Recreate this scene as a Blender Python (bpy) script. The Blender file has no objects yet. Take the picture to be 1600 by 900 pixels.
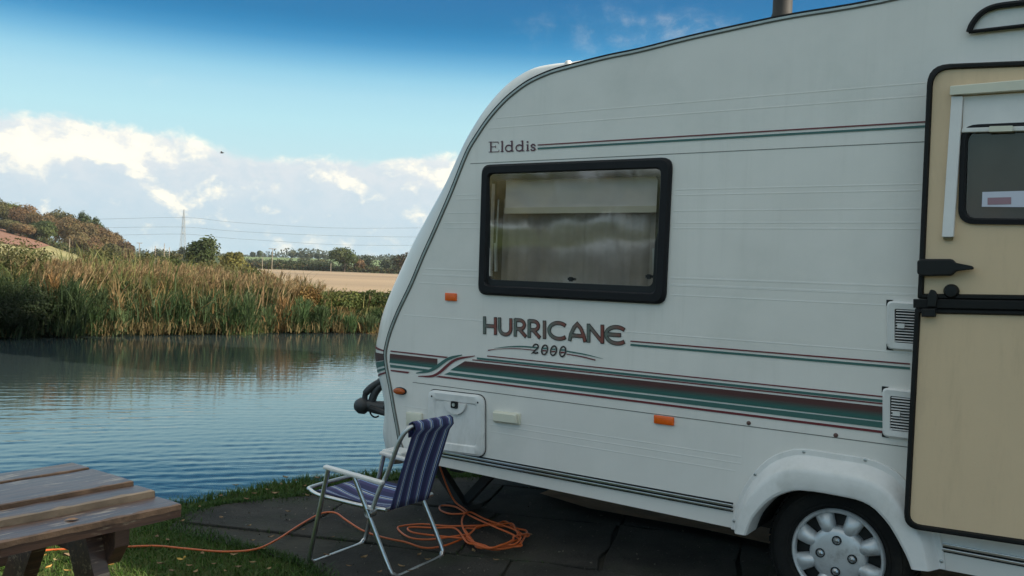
import bpy, bmesh, math, random
import numpy as np
from mathutils import Vector, Matrix
from mathutils.geometry import tessellate_polygon
random.seed(7); rng = np.random.default_rng(7)
R_ = math.radians
sc = bpy.context.scene
COL = sc.collection

# ------------------------------------------------------------------ camera
F, ROLL, PITCH, CAMZ = 1400.0, R_(2.1), R_(1.0), 1.38
cp_, sp_ = math.cos(PITCH), math.sin(PITCH)
_f = Vector((0, cp_, -sp_)); _d = Vector((0, -sp_, -cp_)); _r = Vector((1, 0, 0))
c_, s_ = math.cos(ROLL), math.sin(ROLL)
AX_R = c_*_r - s_*_d; AX_D = c_*_d + s_*_r; AX_F = _f
CAMP = Vector((0, 0, CAMZ))
cam_d = bpy.data.cameras.new('camera'); cam = bpy.data.objects.new('camera', cam_d); COL.objects.link(cam)
cam_d.sensor_width = 36; cam_d.lens = F/1600*36; cam_d.clip_start = 0.05; cam_d.clip_end = 6000
m = Matrix.Identity(4)
for i, a in enumerate((AX_R, -AX_D, -AX_F)):
    for k in range(3): m[k][i] = a[k]
m.translation = CAMP
cam.matrix_world = m
sc.camera = cam

SUN_DIR = Vector((0.95, -0.30, 0)).normalized(); SUN_EL = R_(29)
to_sun = Vector((SUN_DIR.x*math.cos(SUN_EL), SUN_DIR.y*math.cos(SUN_EL), math.sin(SUN_EL)))
sun_d = bpy.data.lights.new('sun', 'SUN'); sun = bpy.data.objects.new('sun', sun_d); COL.objects.link(sun)
sun_d.energy = 4.6; sun_d.angle = R_(0.5); sun_d.color = (1.0, 0.88, 0.71)
sun.rotation_euler = to_sun.to_track_quat('Z', 'Y').to_euler()

sc.view_settings.view_transform = 'Standard'; sc.view_settings.look = 'None'
sc.view_settings.exposure = 0.75; sc.view_settings.gamma = 1.0

# ------------------------------------------------------------------ node helpers
class NT:
    def __init__(s, tree): s.t = tree; s.n = tree.nodes; s.l = tree.links
    def node(s, typ, **kw):
        n = s.n.new(typ)
        for k, v in kw.items(): setattr(n, k, v)
        return n
    def put(s, sock, v):
        if isinstance(v, bpy.types.NodeSocket): s.l.new(v, sock)
        elif v is not None: sock.default_value = v
    def math(s, op, a, b=None, c=None, clamp=False):
        n = s.node('ShaderNodeMath', operation=op); n.use_clamp = clamp
        s.put(n.inputs[0], a)
        if b is not None: s.put(n.inputs[1], b)
        if c is not None: s.put(n.inputs[2], c)
        return n.outputs[0]
    def smooth(s, x, a, b, lo=0.0, hi=1.0):
        n = s.node('ShaderNodeMapRange', interpolation_type='SMOOTHSTEP')
        s.put(n.inputs[0], x); n.inputs[1].default_value = a; n.inputs[2].default_value = b
        n.inputs[3].default_value = lo; n.inputs[4].default_value = hi
        return n.outputs[0]
    def mix(s, f, a, b, mode='MIX'):
        n = s.node('ShaderNodeMix', data_type='RGBA', blend_type=mode)
        s.put(n.inputs[0], f)
        for sock, v in ((n.inputs[6], a), (n.inputs[7], b)):
            if isinstance(v, tuple) and len(v) == 3: v = (*v, 1)
            s.put(sock, v)
        return n.outputs[2]
    def noise(s, vec, scale, detail=3, rough=0.55, dist=0.0, out=0):
        n = s.node('ShaderNodeTexNoise')
        if vec is not None: s.put(n.inputs['Vector'], vec)
        n.inputs['Scale'].default_value = scale; n.inputs['Detail'].default_value = detail
        n.inputs['Roughness'].default_value = rough; n.inputs['Distortion'].default_value = dist
        return n.outputs[out]
    def ramp(s, f, stops, interp='LINEAR'):
        n = s.node('ShaderNodeValToRGB'); n.color_ramp.interpolation = interp
        e = n.color_ramp.elements
        while len(e) > 1: e.remove(e[-1])
        e[0].position = stops[0][0]; e[0].color = (*stops[0][1], 1)
        for p, c in stops[1:]:
            k = e.new(p); k.color = (*c, 1)
        s.put(n.inputs[0], f)
        return n.outputs[0]
    def xyz(s, x, y, z):
        n = s.node('ShaderNodeCombineXYZ')
        for i, v in enumerate((x, y, z)): s.put(n.inputs[i], v)
        return n.outputs[0]

def lin(r, g, b):
    f = lambda c: (c/255/12.92) if c/255 <= 0.04045 else ((c/255+0.055)/1.055)**2.4
    return (f(r), f(g), f(b))

# ------------------------------------------------------------------ world
w = bpy.data.worlds.new('World'); sc.world = w; w.use_nodes = True
W = NT(w.node_tree); W.n.clear()
tc = W.node('ShaderNodeTexCoord'); sep = W.node('ShaderNodeSeparateXYZ'); W.l.new(tc.outputs['Generated'], sep.inputs[0])
sky = W.node('ShaderNodeTexSky', sky_type='NISHITA'); sky.sun_disc = False
sky.sun_elevation = SUN_EL; sky.sun_rotation = math.atan2(SUN_DIR.x, SUN_DIR.y)
sky.air_density = 1.0; sky.dust_density = 1.0; sky.ozone_density = 1.5
X, Y, Z = sep.outputs
el = W.math('ARCSINE', Z)
az = W.math('ARCTAN2', X, Y)
elp = W.math('MAXIMUM', el, 0.0)
SKYRAMP = [(0.00, lin(170, 199, 214)), (0.055, lin(182, 208, 220)), (0.10, lin(194, 224, 229)), (0.161, lin(180, 224, 233)), (0.19, lin(168, 216, 231)),
           (0.212, lin(146, 203, 226)), (0.232, lin(106, 176, 213)), (0.25, lin(62, 146, 194)), (0.265, lin(34, 128, 180)), (0.278, lin(24, 118, 170)),
           (0.312, lin(28, 108, 162)), (0.345, lin(96, 160, 206)), (0.41, lin(158, 200, 222)), (1.0, lin(158, 190, 210))]
grad = W.ramp(W.math('MINIMUM', W.math('MULTIPLY', elp, 1.045), 1.0), SKYRAMP)
# the gradient outweighs the Nishita sky and is brightened above the view for fill light
base = W.mix(0.92, sky.outputs[0], W.mix(1.0, grad, (10, 10, 10), 'MULTIPLY'))
# clouds
cv = W.xyz(az, W.math('MULTIPLY', el, 1.5), 0.0)
n1 = W.noise(cv, 12.0, 7, 0.62, 0.4)
n2 = W.noise(cv, 38.0, 6, 0.62, 0.3)
nc = W.math('ADD', W.math('MULTIPLY', W.math('SUBTRACT', n1, 0.5), 0.9), W.math('MULTIPLY', W.math('SUBTRACT', n2, 0.5), 0.45))
cv2 = W.xyz(W.math('ADD', az, 0.010), W.math('MULTIPLY', W.math('ADD', el, 0.013), 1.5), 0.0)
m1 = W.noise(cv2, 12.0, 7, 0.62, 0.4); m2 = W.noise(cv2, 38.0, 6, 0.62, 0.3)
relief = W.math('ADD', W.math('MULTIPLY', W.math('SUBTRACT', n1, m1), 2.6), W.math('MULTIPLY', W.math('SUBTRACT', n2, m2), 1.1))
def blob(px, py, rx, ry, amp=1.0):
    a0 = math.atan((px-800)/1400); e0 = (402+(px-300)*0.036-py)/1400*math.cos(a0)
    u = W.math('DIVIDE', W.math('SUBTRACT', az, a0), rx/1400); v = W.math('DIVIDE', W.math('SUBTRACT', el, e0), ry/1400)
    q = W.math('ADD', W.math('MULTIPLY', u, u), W.math('MULTIPLY', v, v))
    return W.math('MULTIPLY', W.math('EXPONENT', W.math('MULTIPLY', q, -1.0)), amp)
def total(bl):
    t = blob(*bl[0])
    for b in bl[1:]: t = W.math('ADD', t, blob(*b))
    return t
# the bank: general band of cloud along the horizon plus heaps
band = W.smooth(el, 0.045, 0.135, 0.62, 0.0)
heaps = total([(60, 235, 130, 55, .9), (230, 255, 130, 50, .9), (320, 310, 140, 45, .7), (480, 290, 120, 44, .75),
               (575, 295, 90, 44, .62), (670, 280, 75, 38, .95), (790, 300, 120, 60, .8),
               (-150, 240, 180, 60, .9), (-420, 260, 220, 60, .8)])
dens = W.math('ADD', W.math('ADD', heaps, band), W.math('MULTIPLY', nc, 1.25))
hi_cl = W.smooth(W.math('ADD', n1, W.smooth(el, 0.32, 0.6, -0.4, 0.04)), 0.40, 0.62, 0.0, 0.9)  # unseen overhead cloud, made broad and pale to lift the shade
wisp = W.smooth(W.math('ADD', total([(965, 50, 150, 42, .8), (1090, 50, 60, 16, .4)]), W.math('MULTIPLY', nc, 1.6)), 0.15, 1.5, 0.0, 0.26)
alpha = W.math('MAXIMUM', W.math('MAXIMUM', W.smooth(dens, 0.36, 0.74), hi_cl), wisp)
bright = total([(60, 215, 60, 22, .85), (95, 222, 70, 22, .5), (185, 222, 70, 25, .95), (250, 240, 50, 22, .85), (300, 300, 60, 24, .85), (140, 215, 40, 16, .3),
                (660, 268, 55, 22, .95), (700, 280, 40, 30, .6), (500, 275, 50, 18, .42), (460, 310, 40, 14, .25), (430, 325, 50, 9, .35), (20, 240, 60, 24, .3), (-160, 225, 160, 40, .7), (830, 270, 120, 40, .8)])
rim = W.smooth(dens, 0.42, 1.0, 0.30, -0.12)
br = W.smooth(W.math('ADD', W.math('ADD', W.math('ADD', W.math('MULTIPLY', bright, 0.62), W.math('MULTIPLY', nc, 0.9)), W.math('MULTIPLY', relief, 0.95)), rim), 0.05, 0.95)
shade = W.ramp(W.math('MULTIPLY', elp, 1.0), [(0.0, lin(176, 203, 218)), (0.05, lin(188, 206, 220)), (0.10, lin(204, 213, 222)), (0.16, lin(222, 226, 228)), (0.22, lin(190, 205, 220)), (0.27, lin(110, 160, 200)), (0.34, lin(180, 196, 212)), (0.5, lin(232, 230, 225))])
shade = W.mix(W.smooth(n2, 0.35, 0.65, 0.0, 0.35), shade, lin(170, 197, 216))
ccol = W.mix(br, shade, lin(255, 248, 232))
skyc = W.mix(alpha, base, W.mix(1.0, ccol, (11.2, 11.0, 10.5), 'MULTIPLY'))
bg = W.node('ShaderNodeBackground'); W.l.new(skyc, bg.inputs[0]); bg.inputs[1].default_value = 0.067
wo = W.node('ShaderNodeOutputWorld'); W.l.new(bg.outputs[0], wo.inputs[0])

# ------------------------------------------------------------------ geometry helpers
def ray(px, py): return (AX_R*((px-800)/F) + AX_D*((py-450)/F) + AX_F)
def gp(px, py, z=0.0):
    r = ray(px, py); return CAMP + r*((z-CAMZ)/r.z)
def on_plane(px, py, p, n):
    r = ray(px, py); return CAMP + r*((p-CAMP).dot(n)/r.dot(n))
def at(px, py, dist):
    r = ray(px, py); return CAMP + r*(dist/r.y)

def smooth_path(pts, n=6, closed=False):
    P = [Vector(p) for p in pts]; out = []; N = len(P)
    for i in range(N if closed else N-1):
        if closed: a, b, c, d = P[(i-1) % N], P[i], P[(i+1) % N], P[(i+2) % N]
        else:
            b, c = P[i], P[i+1]
            a = P[i-1] if i else b*2-c; d = P[i+2] if i+2 < N else c*2-b
        for k in range(n):
            t = k/n
            out.append(0.5*((2*b)+(c-a)*t+(2*a-5*b+4*c-d)*t*t+(3*b-a-3*c+d)*t**3))
    if not closed: out.append(P[-1])
    return out

class MB:
    def __init__(s): s.v = []; s.f = []; s.c = []; s.uv = []
    def face(s, idx, col=None): s.f.append(tuple(idx)); s.c.append(col)
    def quad(s, a, b, c, d, col=None):
        k = len(s.v); s.v += [Vector(a), Vector(b), Vector(c), Vector(d)]; s.face((k, k+1, k+2, k+3), col)
    def box(s, lo, hi, M=None, col=None):
        lo = Vector(lo); hi = Vector(hi)
        P = [Vector(((lo.x, hi.x)[i & 1], (lo.y, hi.y)[i >> 1 & 1], (lo.z, hi.z)[i >> 2 & 1])) for i in range(8)]
        if M: P = [M @ p for p in P]
        s.hexa(P, col)
    def hexa(s, P, col=None):      # 8 corners, bit order x,y,z
        k = len(s.v); s.v += [Vector(p) for p in P]
        for q in ((0, 2, 3, 1), (4, 5, 7, 6), (0, 1, 5, 4), (2, 6, 7, 3), (0, 4, 6, 2), (1, 3, 7, 5)): s.face([k+i for i in q], col)
    def bar(s, a, b, wx, wz, up=(0, 0, 1), col=None):
        a = Vector(a); b = Vector(b); t = (b-a).normalized(); up = Vector(up)
        x = t.cross(up).normalized(); z = x.cross(t).normalized()
        P = []
        for i in range(8):
            e = (a, b)[i >> 1 & 1]
            P.append(e + x*(wx/2*(1 if i & 1 else -1)) + z*(wz/2*(1 if i >> 2 & 1 else -1)))
        s.hexa(P, col)
    def tube(s, pts, r, n=8, closed=False, col=None, caps=True):
        P = [Vector(p) for p in pts]; N = len(P); k = len(s.v)
        rad = r if hasattr(r, '__len__') else [r]*N
        prev = None
        for i in range(N):
            if closed: t = P[(i+1) % N]-P[i-1]
            else: t = P[min(i+1, N-1)]-P[max(i-1, 0)]
            t = t.normalized() if t.length > 1e-9 else Vector((0, 0, 1))
            if prev is None:
                h = Vector((0, 0, 1)) if abs(t.z) < 0.9 else Vector((1, 0, 0))
                x = t.cross(h).normalized()
            else:
                x = (prev-t*prev.dot(t)).normalized()
            prev = x; y = t.cross(x)
            for j in range(n):
                a = 2*math.pi*j/n; s.v.append(P[i]+x*(rad[i]*math.cos(a))+y*(rad[i]*math.sin(a)))
        for i in range(N if closed else N-1):
            i2 = (i+1) % N
            for j in range(n):
                j2 = (j+1) % n
                s.face((k+i*n+j, k+i*n+j2, k+i2*n+j2, k+i2*n+j), col)
        if caps and not closed:
            s.face([k+j for j in range(n)][::-1], col); s.face([k+(N-1)*n+j for j in range(n)], col)
    def grid(s, rows, col=None, closed_u=False):
        k = len(s.v); nr = len(rows); nc = len(rows[0])
        for r in rows: s.v += [Vector(p) for p in r]
        for i in range(nr-1):
            for j in range(nc if closed_u else nc-1):
                j2 = (j+1) % nc
                s.face((k+i*nc+j, k+i*nc+j2, k+(i+1)*nc+j2, k+(i+1)*nc+j), col)
    def lathe(s, prof, axis_o, ax, n=48, col=None, a0=0):
        ax = Vector(ax).normalized(); h = Vector((0, 0, 1)) if abs(ax.z) < 0.9 else Vector((1, 0, 0))
        x = ax.cross(h).normalized(); y = ax.cross(x); o = Vector(axis_o)
        rows = []
        for r, t in prof:
            rows.append([o+ax*t+(x*math.cos(2*math.pi*j/n)+y*math.sin(2*math.pi*j/n))*r for j in range(n)])
        s.grid(rows, col, True)
    def poly(s, pts, holes=(), depth=None, col=None):
        """flat polygon with holes; depth = vector of extrusion"""
        loops = [[Vector(p) for p in pts]]+[[Vector(p) for p in h] for h in holes]
        flat = [p for l in loops for p in l]; tri = tessellate_polygon(loops)
        k = len(s.v); s.v += flat
        for t in tri: s.face([k+i for i in t], col)
        if depth is not None:
            depth = Vector(depth); k2 = len(s.v); s.v += [p+depth for p in flat]
            for t in tri: s.face([k2+i for i in t][::-1], col)
            o = 0
            for l in loops:
                n = len(l)
                for i in range(n):
                    j = (i+1) % n; s.face((k+o+i, k+o+j, k2+o+j, k2+o+i), col)
                o += n
    def build(s, name, mat, parent=None, smooth=None, local=False, bevel=None, origin=None, fixn=True):
        me = bpy.data.meshes.new(name)
        o = bpy.data.objects.new(name, me); COL.objects.link(o)
        M = Matrix.Identity(4)
        if parent is not None:
            o.parent = parent
            if not local: M = wm(parent).inverted()
        if origin is not None:
            M = Matrix.Translation(-Vector(origin)); o.location = origin
        me.from_pydata([tuple(M @ v) for v in s.v], [], s.f)
        if any(c is not None for c in s.c):
            a = me.color_attributes.new('tint', 'FLOAT_COLOR', 'CORNER')
            arr = []
            for f, c in zip(s.f, s.c):
                if c is not None and hasattr(c[0], '__len__'):
                    for q in c: arr += [*q, 1]
                else: arr += [*(c or (1, 1, 1)), 1]*len(f)
            a.data.foreach_set('color', arr)
        if s.uv:
            u = me.uv_layers.new(name='uv'); u.data.foreach_set('uv', [c for q in s.uv for c in q])
        if fixn:
            bm = bmesh.new(); bm.from_mesh(me); bmesh.ops.remove_doubles(bm, verts=bm.verts, dist=1e-5)
            bmesh.ops.recalc_face_normals(bm, faces=bm.faces); bm.to_mesh(me); bm.free()
        me.materials.append(mat)
        if smooth is not None:
            me.polygons.foreach_set('use_smooth', [True]*len(me.polygons))
            me.set_sharp_from_angle(angle=R_(smooth))
        if bevel:
            b = o.modifiers.new('bevel', 'BEVEL'); b.width = bevel; b.segments = 2; b.limit_method = 'ANGLE'
            b.angle_limit = R_(40)
        return o

_wm = {}
def wm(o): return _wm.get(o.name, o.matrix_basis)
def tag(o, label=None, cat=None, group=None, kind=None):
    if label: o['label'] = label
    if cat: o['category'] = cat
    if group: o['group'] = group
    if kind: o['kind'] = kind
    return o
def thing(name, label, cat, loc=(0, 0, 0), rotz=0, group=None):
    o = bpy.data.objects.new(name, None); COL.objects.link(o)
    o.location = loc; o.rotation_euler = (0, 0, rotz); o.empty_display_size = 0.1
    _wm[o.name] = Matrix.Translation(Vector(loc)) @ Matrix.Rotation(rotz, 4, 'Z')
    return tag(o, label, cat, group)

# ------------------------------------------------------------------ materials
def mat(name, col, rough=0.6, metal=0.0, var=0.0, vscale=8.0, bump=0.0, bscale=40.0, coat=0.0, dirt=None, dirt_amt=0.4, dirt_scale=3.0, spec=0.5, attr=False, stretch=None, trans=0.0):
    M_ = bpy.data.materials.new(name); M_.use_nodes = True
    t = NT(M_.node_tree); b = t.n['Principled BSDF']
    tco = t.node('ShaderNodeTexCoord'); vec = tco.outputs['Object']
    if stretch:
        mp = t.node('ShaderNodeMapping'); t.l.new(vec, mp.inputs[0]); mp.inputs['Scale'].default_value = stretch; vec = mp.outputs[0]
    c = (*col, 1) if col else None
    if attr:
        at_ = t.node('ShaderNodeAttribute', attribute_name='tint'); c = at_.outputs['Color']
        if col: c = t.mix(1.0, c, col, 'MULTIPLY')
    if var:
        n = t.noise(vec, vscale, 4, 0.6)
        k = t.smooth(n, 0.25, 0.75, 1-var, 1+var)
        kk = t.xyz(k, k, k)
        c = t.mix(1.0, c, kk, 'MULTIPLY')
    if dirt:
        n = t.noise(vec, dirt_scale, 6, 0.65)
        c = t.mix(t.smooth(n, 0.48, 0.75, 0.0, dirt_amt), c, dirt)
    t.put(b.inputs['Base Color'], c)
    b.inputs['Roughness'].default_value = rough; b.inputs['Metallic'].default_value = metal
    b.inputs['Specular IOR Level'].default_value = spec
    if coat: b.inputs['Coat Weight'].default_value = coat; b.inputs['Coat Roughness'].default_value = 0.08
    if bump:
        bn = t.node('ShaderNodeBump'); bn.inputs['Strength'].default_value = bump; bn.inputs['Distance'].default_value = 0.01
        t.l.new(t.noise(vec, bscale, 5, 0.6), bn.inputs['Height']); t.l.new(bn.outputs[0], b.inputs['Normal'])
    if trans:
        out = t.n['Material Output']
        tr = t.node('ShaderNodeBsdfTranslucent'); t.put(tr.inputs[0], c)
        ms = t.node('ShaderNodeMixShader'); ms.inputs[0].default_value = trans
        t.l.new(b.outputs[0], ms.inputs[1]); t.l.new(tr.outputs[0], ms.inputs[2]); t.l.new(ms.outputs[0], out.inputs[0])
    return M_

M = {}
M['body'] = mat('body_paint', (0.80, 0.752, 0.705), 0.34, var=0.03, vscale=2.5, bump=0.05, bscale=260, dirt=(0.50, 0.51, 0.46), dirt_amt=0.30, dirt_scale=1.6, coat=0.25)
def streaked(m_, col, amt, scale=(9, 9, 0.5), wave=0.35):
    t = NT(m_.node_tree); b = t.n['Principled BSDF']; tco = t.node('ShaderNodeTexCoord'); mp = t.node('ShaderNodeMapping'); t.l.new(tco.outputs['Object'], mp.inputs[0]); mp.inputs['Scale'].default_value = scale
    src = b.inputs['Base Color'].links[0].from_socket
    n_ = t.math('MULTIPLY', t.smooth(t.noise(mp.outputs[0], 2.2, 6, 0.7), 0.46, 0.80), t.smooth(t.noise(tco.outputs['Object'], 1.1, 3, 0.6), 0.35, 0.7))
    g_ = t.smooth(t.noise(tco.outputs['Object'], 90, 3, 0.6), 0.58, 0.8, 0.0, 0.25)
    t.l.new(t.mix(t.math('MULTIPLY', t.math('ADD', n_, t.math('MULTIPLY', g_, 0.5)), amt), src, col), b.inputs['Base Color'])
    b1 = t.node('ShaderNodeBump'); b1.inputs['Strength'].default_value = wave; b1.inputs['Distance'].default_value = 0.02
    t.l.new(t.noise(tco.outputs['Object'], 2.6, 2, 0.4), b1.inputs['Height'])
    if b.inputs['Normal'].links: t.l.new(b.inputs['Normal'].links[0].from_socket, b1.inputs['Normal'])
    t.l.new(b1.outputs[0], b.inputs['Normal'])
streaked(M['body'], (0.38, 0.36, 0.29), 0.2)
M['shell'] = mat('moulded_shell', (0.80, 0.765, 0.725), 0.3, var=0.03, vscale=3, dirt=(0.5, 0.5, 0.44), dirt_amt=0.25, dirt_scale=2.0)
M['plastic'] = mat('white_plastic', (0.77, 0.74, 0.715), 0.35, var=0.04, vscale=6, dirt=(0.42, 0.41, 0.36), dirt_amt=0.35, dirt_scale=5)
M['cream'] = mat('cream_door_skin', (0.72, 0.525, 0.335), 0.5, var=0.03, vscale=3, bump=0.08, bscale=300)
M['cream_plastic'] = mat('cream_plastic', (0.70, 0.66, 0.54), 0.4, var=0.03)
streaked(M['cream'], (0.36, 0.25, 0.15), 0.5, (5, 5, 0.8), 0.25); streaked(M['plastic'], (0.28, 0.25, 0.19), 0.55, (4, 4, 1.5), 0.1); streaked(M['shell'], (0.33, 0.32, 0.25), 0.5)
M['rubber'] = mat('black_rubber', (0.010, 0.010, 0.010), 0.6, var=0.15, vscale=12, spec=0.25)
M['frame'] = mat('window_frame_rubber', (0.011, 0.011, 0.013), 0.6, var=0.15, vscale=9, spec=0.25)
M['black'] = mat('black_plastic', (0.011, 0.011, 0.011), 0.5, spec=0.3)
M['dark'] = mat('dark_chassis', (0.02, 0.019, 0.018), 0.7, var=0.2)
M['alu'] = mat('aluminium', (0.62, 0.63, 0.64), 0.28, 1.0, var=0.08, vscale=20)
M['alu_dull'] = mat('dull_aluminium', (0.50, 0.51, 0.50), 0.42, 1.0, var=0.12, vscale=16)
M['seam'] = mat('panel_seam', (0.16, 0.15, 0.13), 0.6)
M['red'] = mat('red_print', (0.16, 0.022, 0.028), 0.4)
M['teal'] = mat('teal_print', (0.05, 0.135, 0.12), 0.4)
M['grad'] = mat('fading_print', None, 0.4, attr=True)
M['letter'] = mat('letter_print', None, 0.4, attr=True)
M['white_line'] = mat('white_print', (0.78, 0.79, 0.78), 0.4)
M['orange_lens'] = mat('orange_reflector', (0.85, 0.13, 0.012), 0.25, var=0.08, vscale=60)
M['amber_lens'] = mat('amber_lens', (0.42, 0.08, 0.01), 0.2)
M['hub'] = mat('silver_hubcap', (0.60, 0.61, 0.62), 0.38, 0.35, var=0.05, vscale=14, dirt=(0.16, 0.13, 0.10), dirt_amt=0.6, dirt_scale=11)
M['tyre'] = mat('tyre_rubber', (0.012, 0.0115, 0.011), 0.8, bump=0.3, bscale=60, dirt=(0.035, 0.03, 0.024), dirt_amt=0.7, dirt_scale=6, spec=0.25)
M['net'] = mat('pale_curtain', (0.36, 0.325, 0.305), 0.9, var=0.1, vscale=12)
M['blind'] = mat('pale_blind', (0.80, 0.77, 0.76), 0.8, var=0.04)
M['inside'] = mat('cabin_lining', (0.15, 0.115, 0.085), 0.8, var=0.2, vscale=3)
M['print_paper'] = mat('sticker_paper', (0.62, 0.62, 0.72), 0.5)
M['print_red'] = mat('sticker_print', (0.35, 0.2, 0.24), 0.5)
M['cable'] = mat('orange_cable', (0.52, 0.105, 0.022), 0.42, var=0.12, vscale=9)

def glass_mat(name, tint, refl=0.06, k=1.5):
    g = bpy.data.materials.new(name); g.use_nodes = True; t = NT(g.node_tree); t.n.clear()
    fr = t.node('ShaderNodeFresnel'); fr.inputs[0].default_value = 1.6
    tr = t.node('ShaderNodeBsdfTransparent'); tr.inputs[0].default_value = (*tint, 1)
    gl = t.node('ShaderNodeBsdfGlossy'); gl.inputs['Roughness'].default_value = 0.045; gl.inputs['Color'].default_value = (1, 0.97, 0.94, 1)
    bn = t.node('ShaderNodeBump'); bn.inputs['Strength'].default_value = 0.12; bn.inputs['Distance'].default_value = 0.02
    tco = t.node('ShaderNodeTexCoord'); t.l.new(t.noise(tco.outputs['Object'], 3.0, 1, 0.4), bn.inputs['Height']); t.l.new(bn.outputs[0], gl.inputs['Normal'])
    fac = t.math('ADD', t.math('MULTIPLY', fr.outputs[0], k), refl)
    mx = t.node('ShaderNodeMixShader'); t.l.new(fac, mx.inputs[0]); t.l.new(tr.outputs[0], mx.inputs[1]); t.l.new(gl.outputs[0], mx.inputs[2])
    o = t.node('ShaderNodeOutputMaterial'); t.l.new(mx.outputs[0], o.inputs[0])
    return g
M['glass'] = glass_mat('tinted_acrylic', (0.84, 0.81, 0.78), 0.07)

M['door_glass'] = glass_mat('door_acrylic', (0.8, 0.78, 0.75), 0.0, 0.9)
# painted, worn wood for the table
def wood_mat():
    m_ = bpy.data.materials.new('worn_painted_wood'); m_.use_nodes = True; t = NT(m_.node_tree); b = t.n['Principled BSDF']
    tco = t.node('ShaderNodeTexCoord'); mp = t.node('ShaderNodeMapping'); t.l.new(tco.outputs['Object'], mp.inputs[0]); mp.inputs['Scale'].default_value = (2.2, 26, 26)
    g = t.noise(mp.outputs[0], 3.0, 6, 0.65, 0.6)
    p = t.noise(tco.outputs['Object'], 9.0, 5, 0.65)
    stain = t.mix(t.smooth(g, 0.3, 0.7), (0.06, 0.028, 0.02), (0.15, 0.068, 0.042))
    bare = t.mix(t.smooth(g, 0.3, 0.7), (0.30, 0.19, 0.12), (0.42, 0.30, 0.2))
    wear = t.math('ADD', t.math('MULTIPLY', g, 0.6), t.math('MULTIPLY', p, 0.55))
    c = t.mix(t.smooth(wear, 0.63, 0.72), stain, bare)
    t.l.new(c, b.inputs['Base Color']); b.inputs['Roughness'].default_value = 0.40
    b.inputs['Specular IOR Level'].default_value = 0.6; b.inputs['Coat Weight'].default_value = 0.32; b.inputs['Coat Roughness'].default_value = 0.22
    bn = t.node('ShaderNodeBump'); bn.inputs['Strength'].default_value = 0.45; bn.inputs['Distance'].default_value = 0.004
    t.l.new(wear, bn.inputs['Height']); t.l.new(bn.outputs[0], b.inputs['Normal'])
    return m_
M['wood'] = wood_mat()
M['worn_edge'] = mat('worn_edge', (0.24, 0.13, 0.075), 0.75, var=0.4, vscale=14, bump=0.5, bscale=60, dirt=(0.07, 0.035, 0.025), dirt_amt=0.9, dirt_scale=9)
M['bare_wood'] = mat('bare_wood', (0.36, 0.24, 0.155), 0.75, var=0.3, vscale=10, bump=0.4, bscale=60)

def fabric_mat():
    m_ = bpy.data.materials.new('striped_canvas'); m_.use_nodes = True; t = NT(m_.node_tree); b = t.n['Principled BSDF']
    uv = t.node('ShaderNodeUVMap'); sp = t.node('ShaderNodeSeparateXYZ'); t.l.new(uv.outputs[0], sp.inputs[0])
    fr = t.math('FRACT', t.math('MULTIPLY', sp.outputs[0], 4.0))
    navy = (0.03, 0.035, 0.11); purple = (0.06, 0.055, 0.16); pale = (0.78, 0.84, 0.84); blue = (0.20, 0.28, 0.50)
    c = t.ramp(fr, [(0, navy), (0.18, navy), (0.20, purple), (0.42, purple), (0.44, blue), (0.50, blue), (0.52, navy), (0.56, navy), (0.565, pale), (0.62, pale), (0.625, navy), (0.70, navy), (0.71, blue), (0.78, blue), (0.80, navy), (1.0, navy)], 'CONSTANT')
    c = t.mix(1.0, c, t.ramp(t.noise(uv.outputs[0], 120, 2), [(0.3, (0.75, 0.75, 0.75)), (0.7, (1.15, 1.15, 1.15))]), 'MULTIPLY')
    t.l.new(c, b.inputs['Base Color']); b.inputs['Roughness'].default_value = 0.75
    return m_
M['canvas'] = fabric_mat()

M['leaf'] = mat('tree_leaves', None, 0.6, attr=True, trans=0.38, spec=0.2)
M['reed'] = mat('reed_blades', (1.3, 1.3, 1.3), 0.6, attr=True, trans=0.35, spec=0.2)
M['grass'] = mat('grass_blades', None, 0.55, attr=True, trans=0.25, spec=0.25)
M['bark'] = mat('bark', (0.075, 0.055, 0.04), 0.9, var=0.3, vscale=3)
M['pole'] = mat('weathered_pole', (0.30, 0.25, 0.20), 0.9, var=0.2)
M['steel'] = mat('galvanised_steel', (0.42, 0.44, 0.46), 0.6, 0.2)
M['wire'] = mat('cable_wire', (0.14, 0.15, 0.17), 0.6)
M['fleaf'] = mat('dry_leaf', None, 0.7, attr=True, var=0.2, vscale=30)
M['slab'] = mat('paving_stone', (0.036, 0.032, 0.027), 0.9, var=0.45, vscale=3, bump=1.0, bscale=70, dirt=(0.03, 0.04, 0.018), dirt_amt=0.8, dirt_scale=2.2, spec=0.3)
M['soil'] = mat('soil', (0.030, 0.027, 0.019), 0.95, var=0.3, vscale=4, bump=0.6, bscale=30)
M['stubble'] = mat('stubble', (0.32, 0.225, 0.135), 0.95, var=0.2, vscale=0.5, dirt=(0.13, 0.105, 0.08), dirt_amt=0.9, dirt_scale=0.6, stretch=(0.004, 0.05, 1))  # dark bands in the colour stand in for shadows lying across the field
M['red_earth'] = mat('red_ploughed_earth', (0.21, 0.10, 0.062), 0.95, var=0.15, vscale=0.1)
M['meadow'] = mat('meadow_grass', (0.13, 0.18, 0.055), 0.95, var=0.2, vscale=0.02)
M['dry_meadow'] = mat('dry_meadow_grass', (0.25, 0.22, 0.09), 0.95, var=0.3, vscale=0.06)

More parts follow.
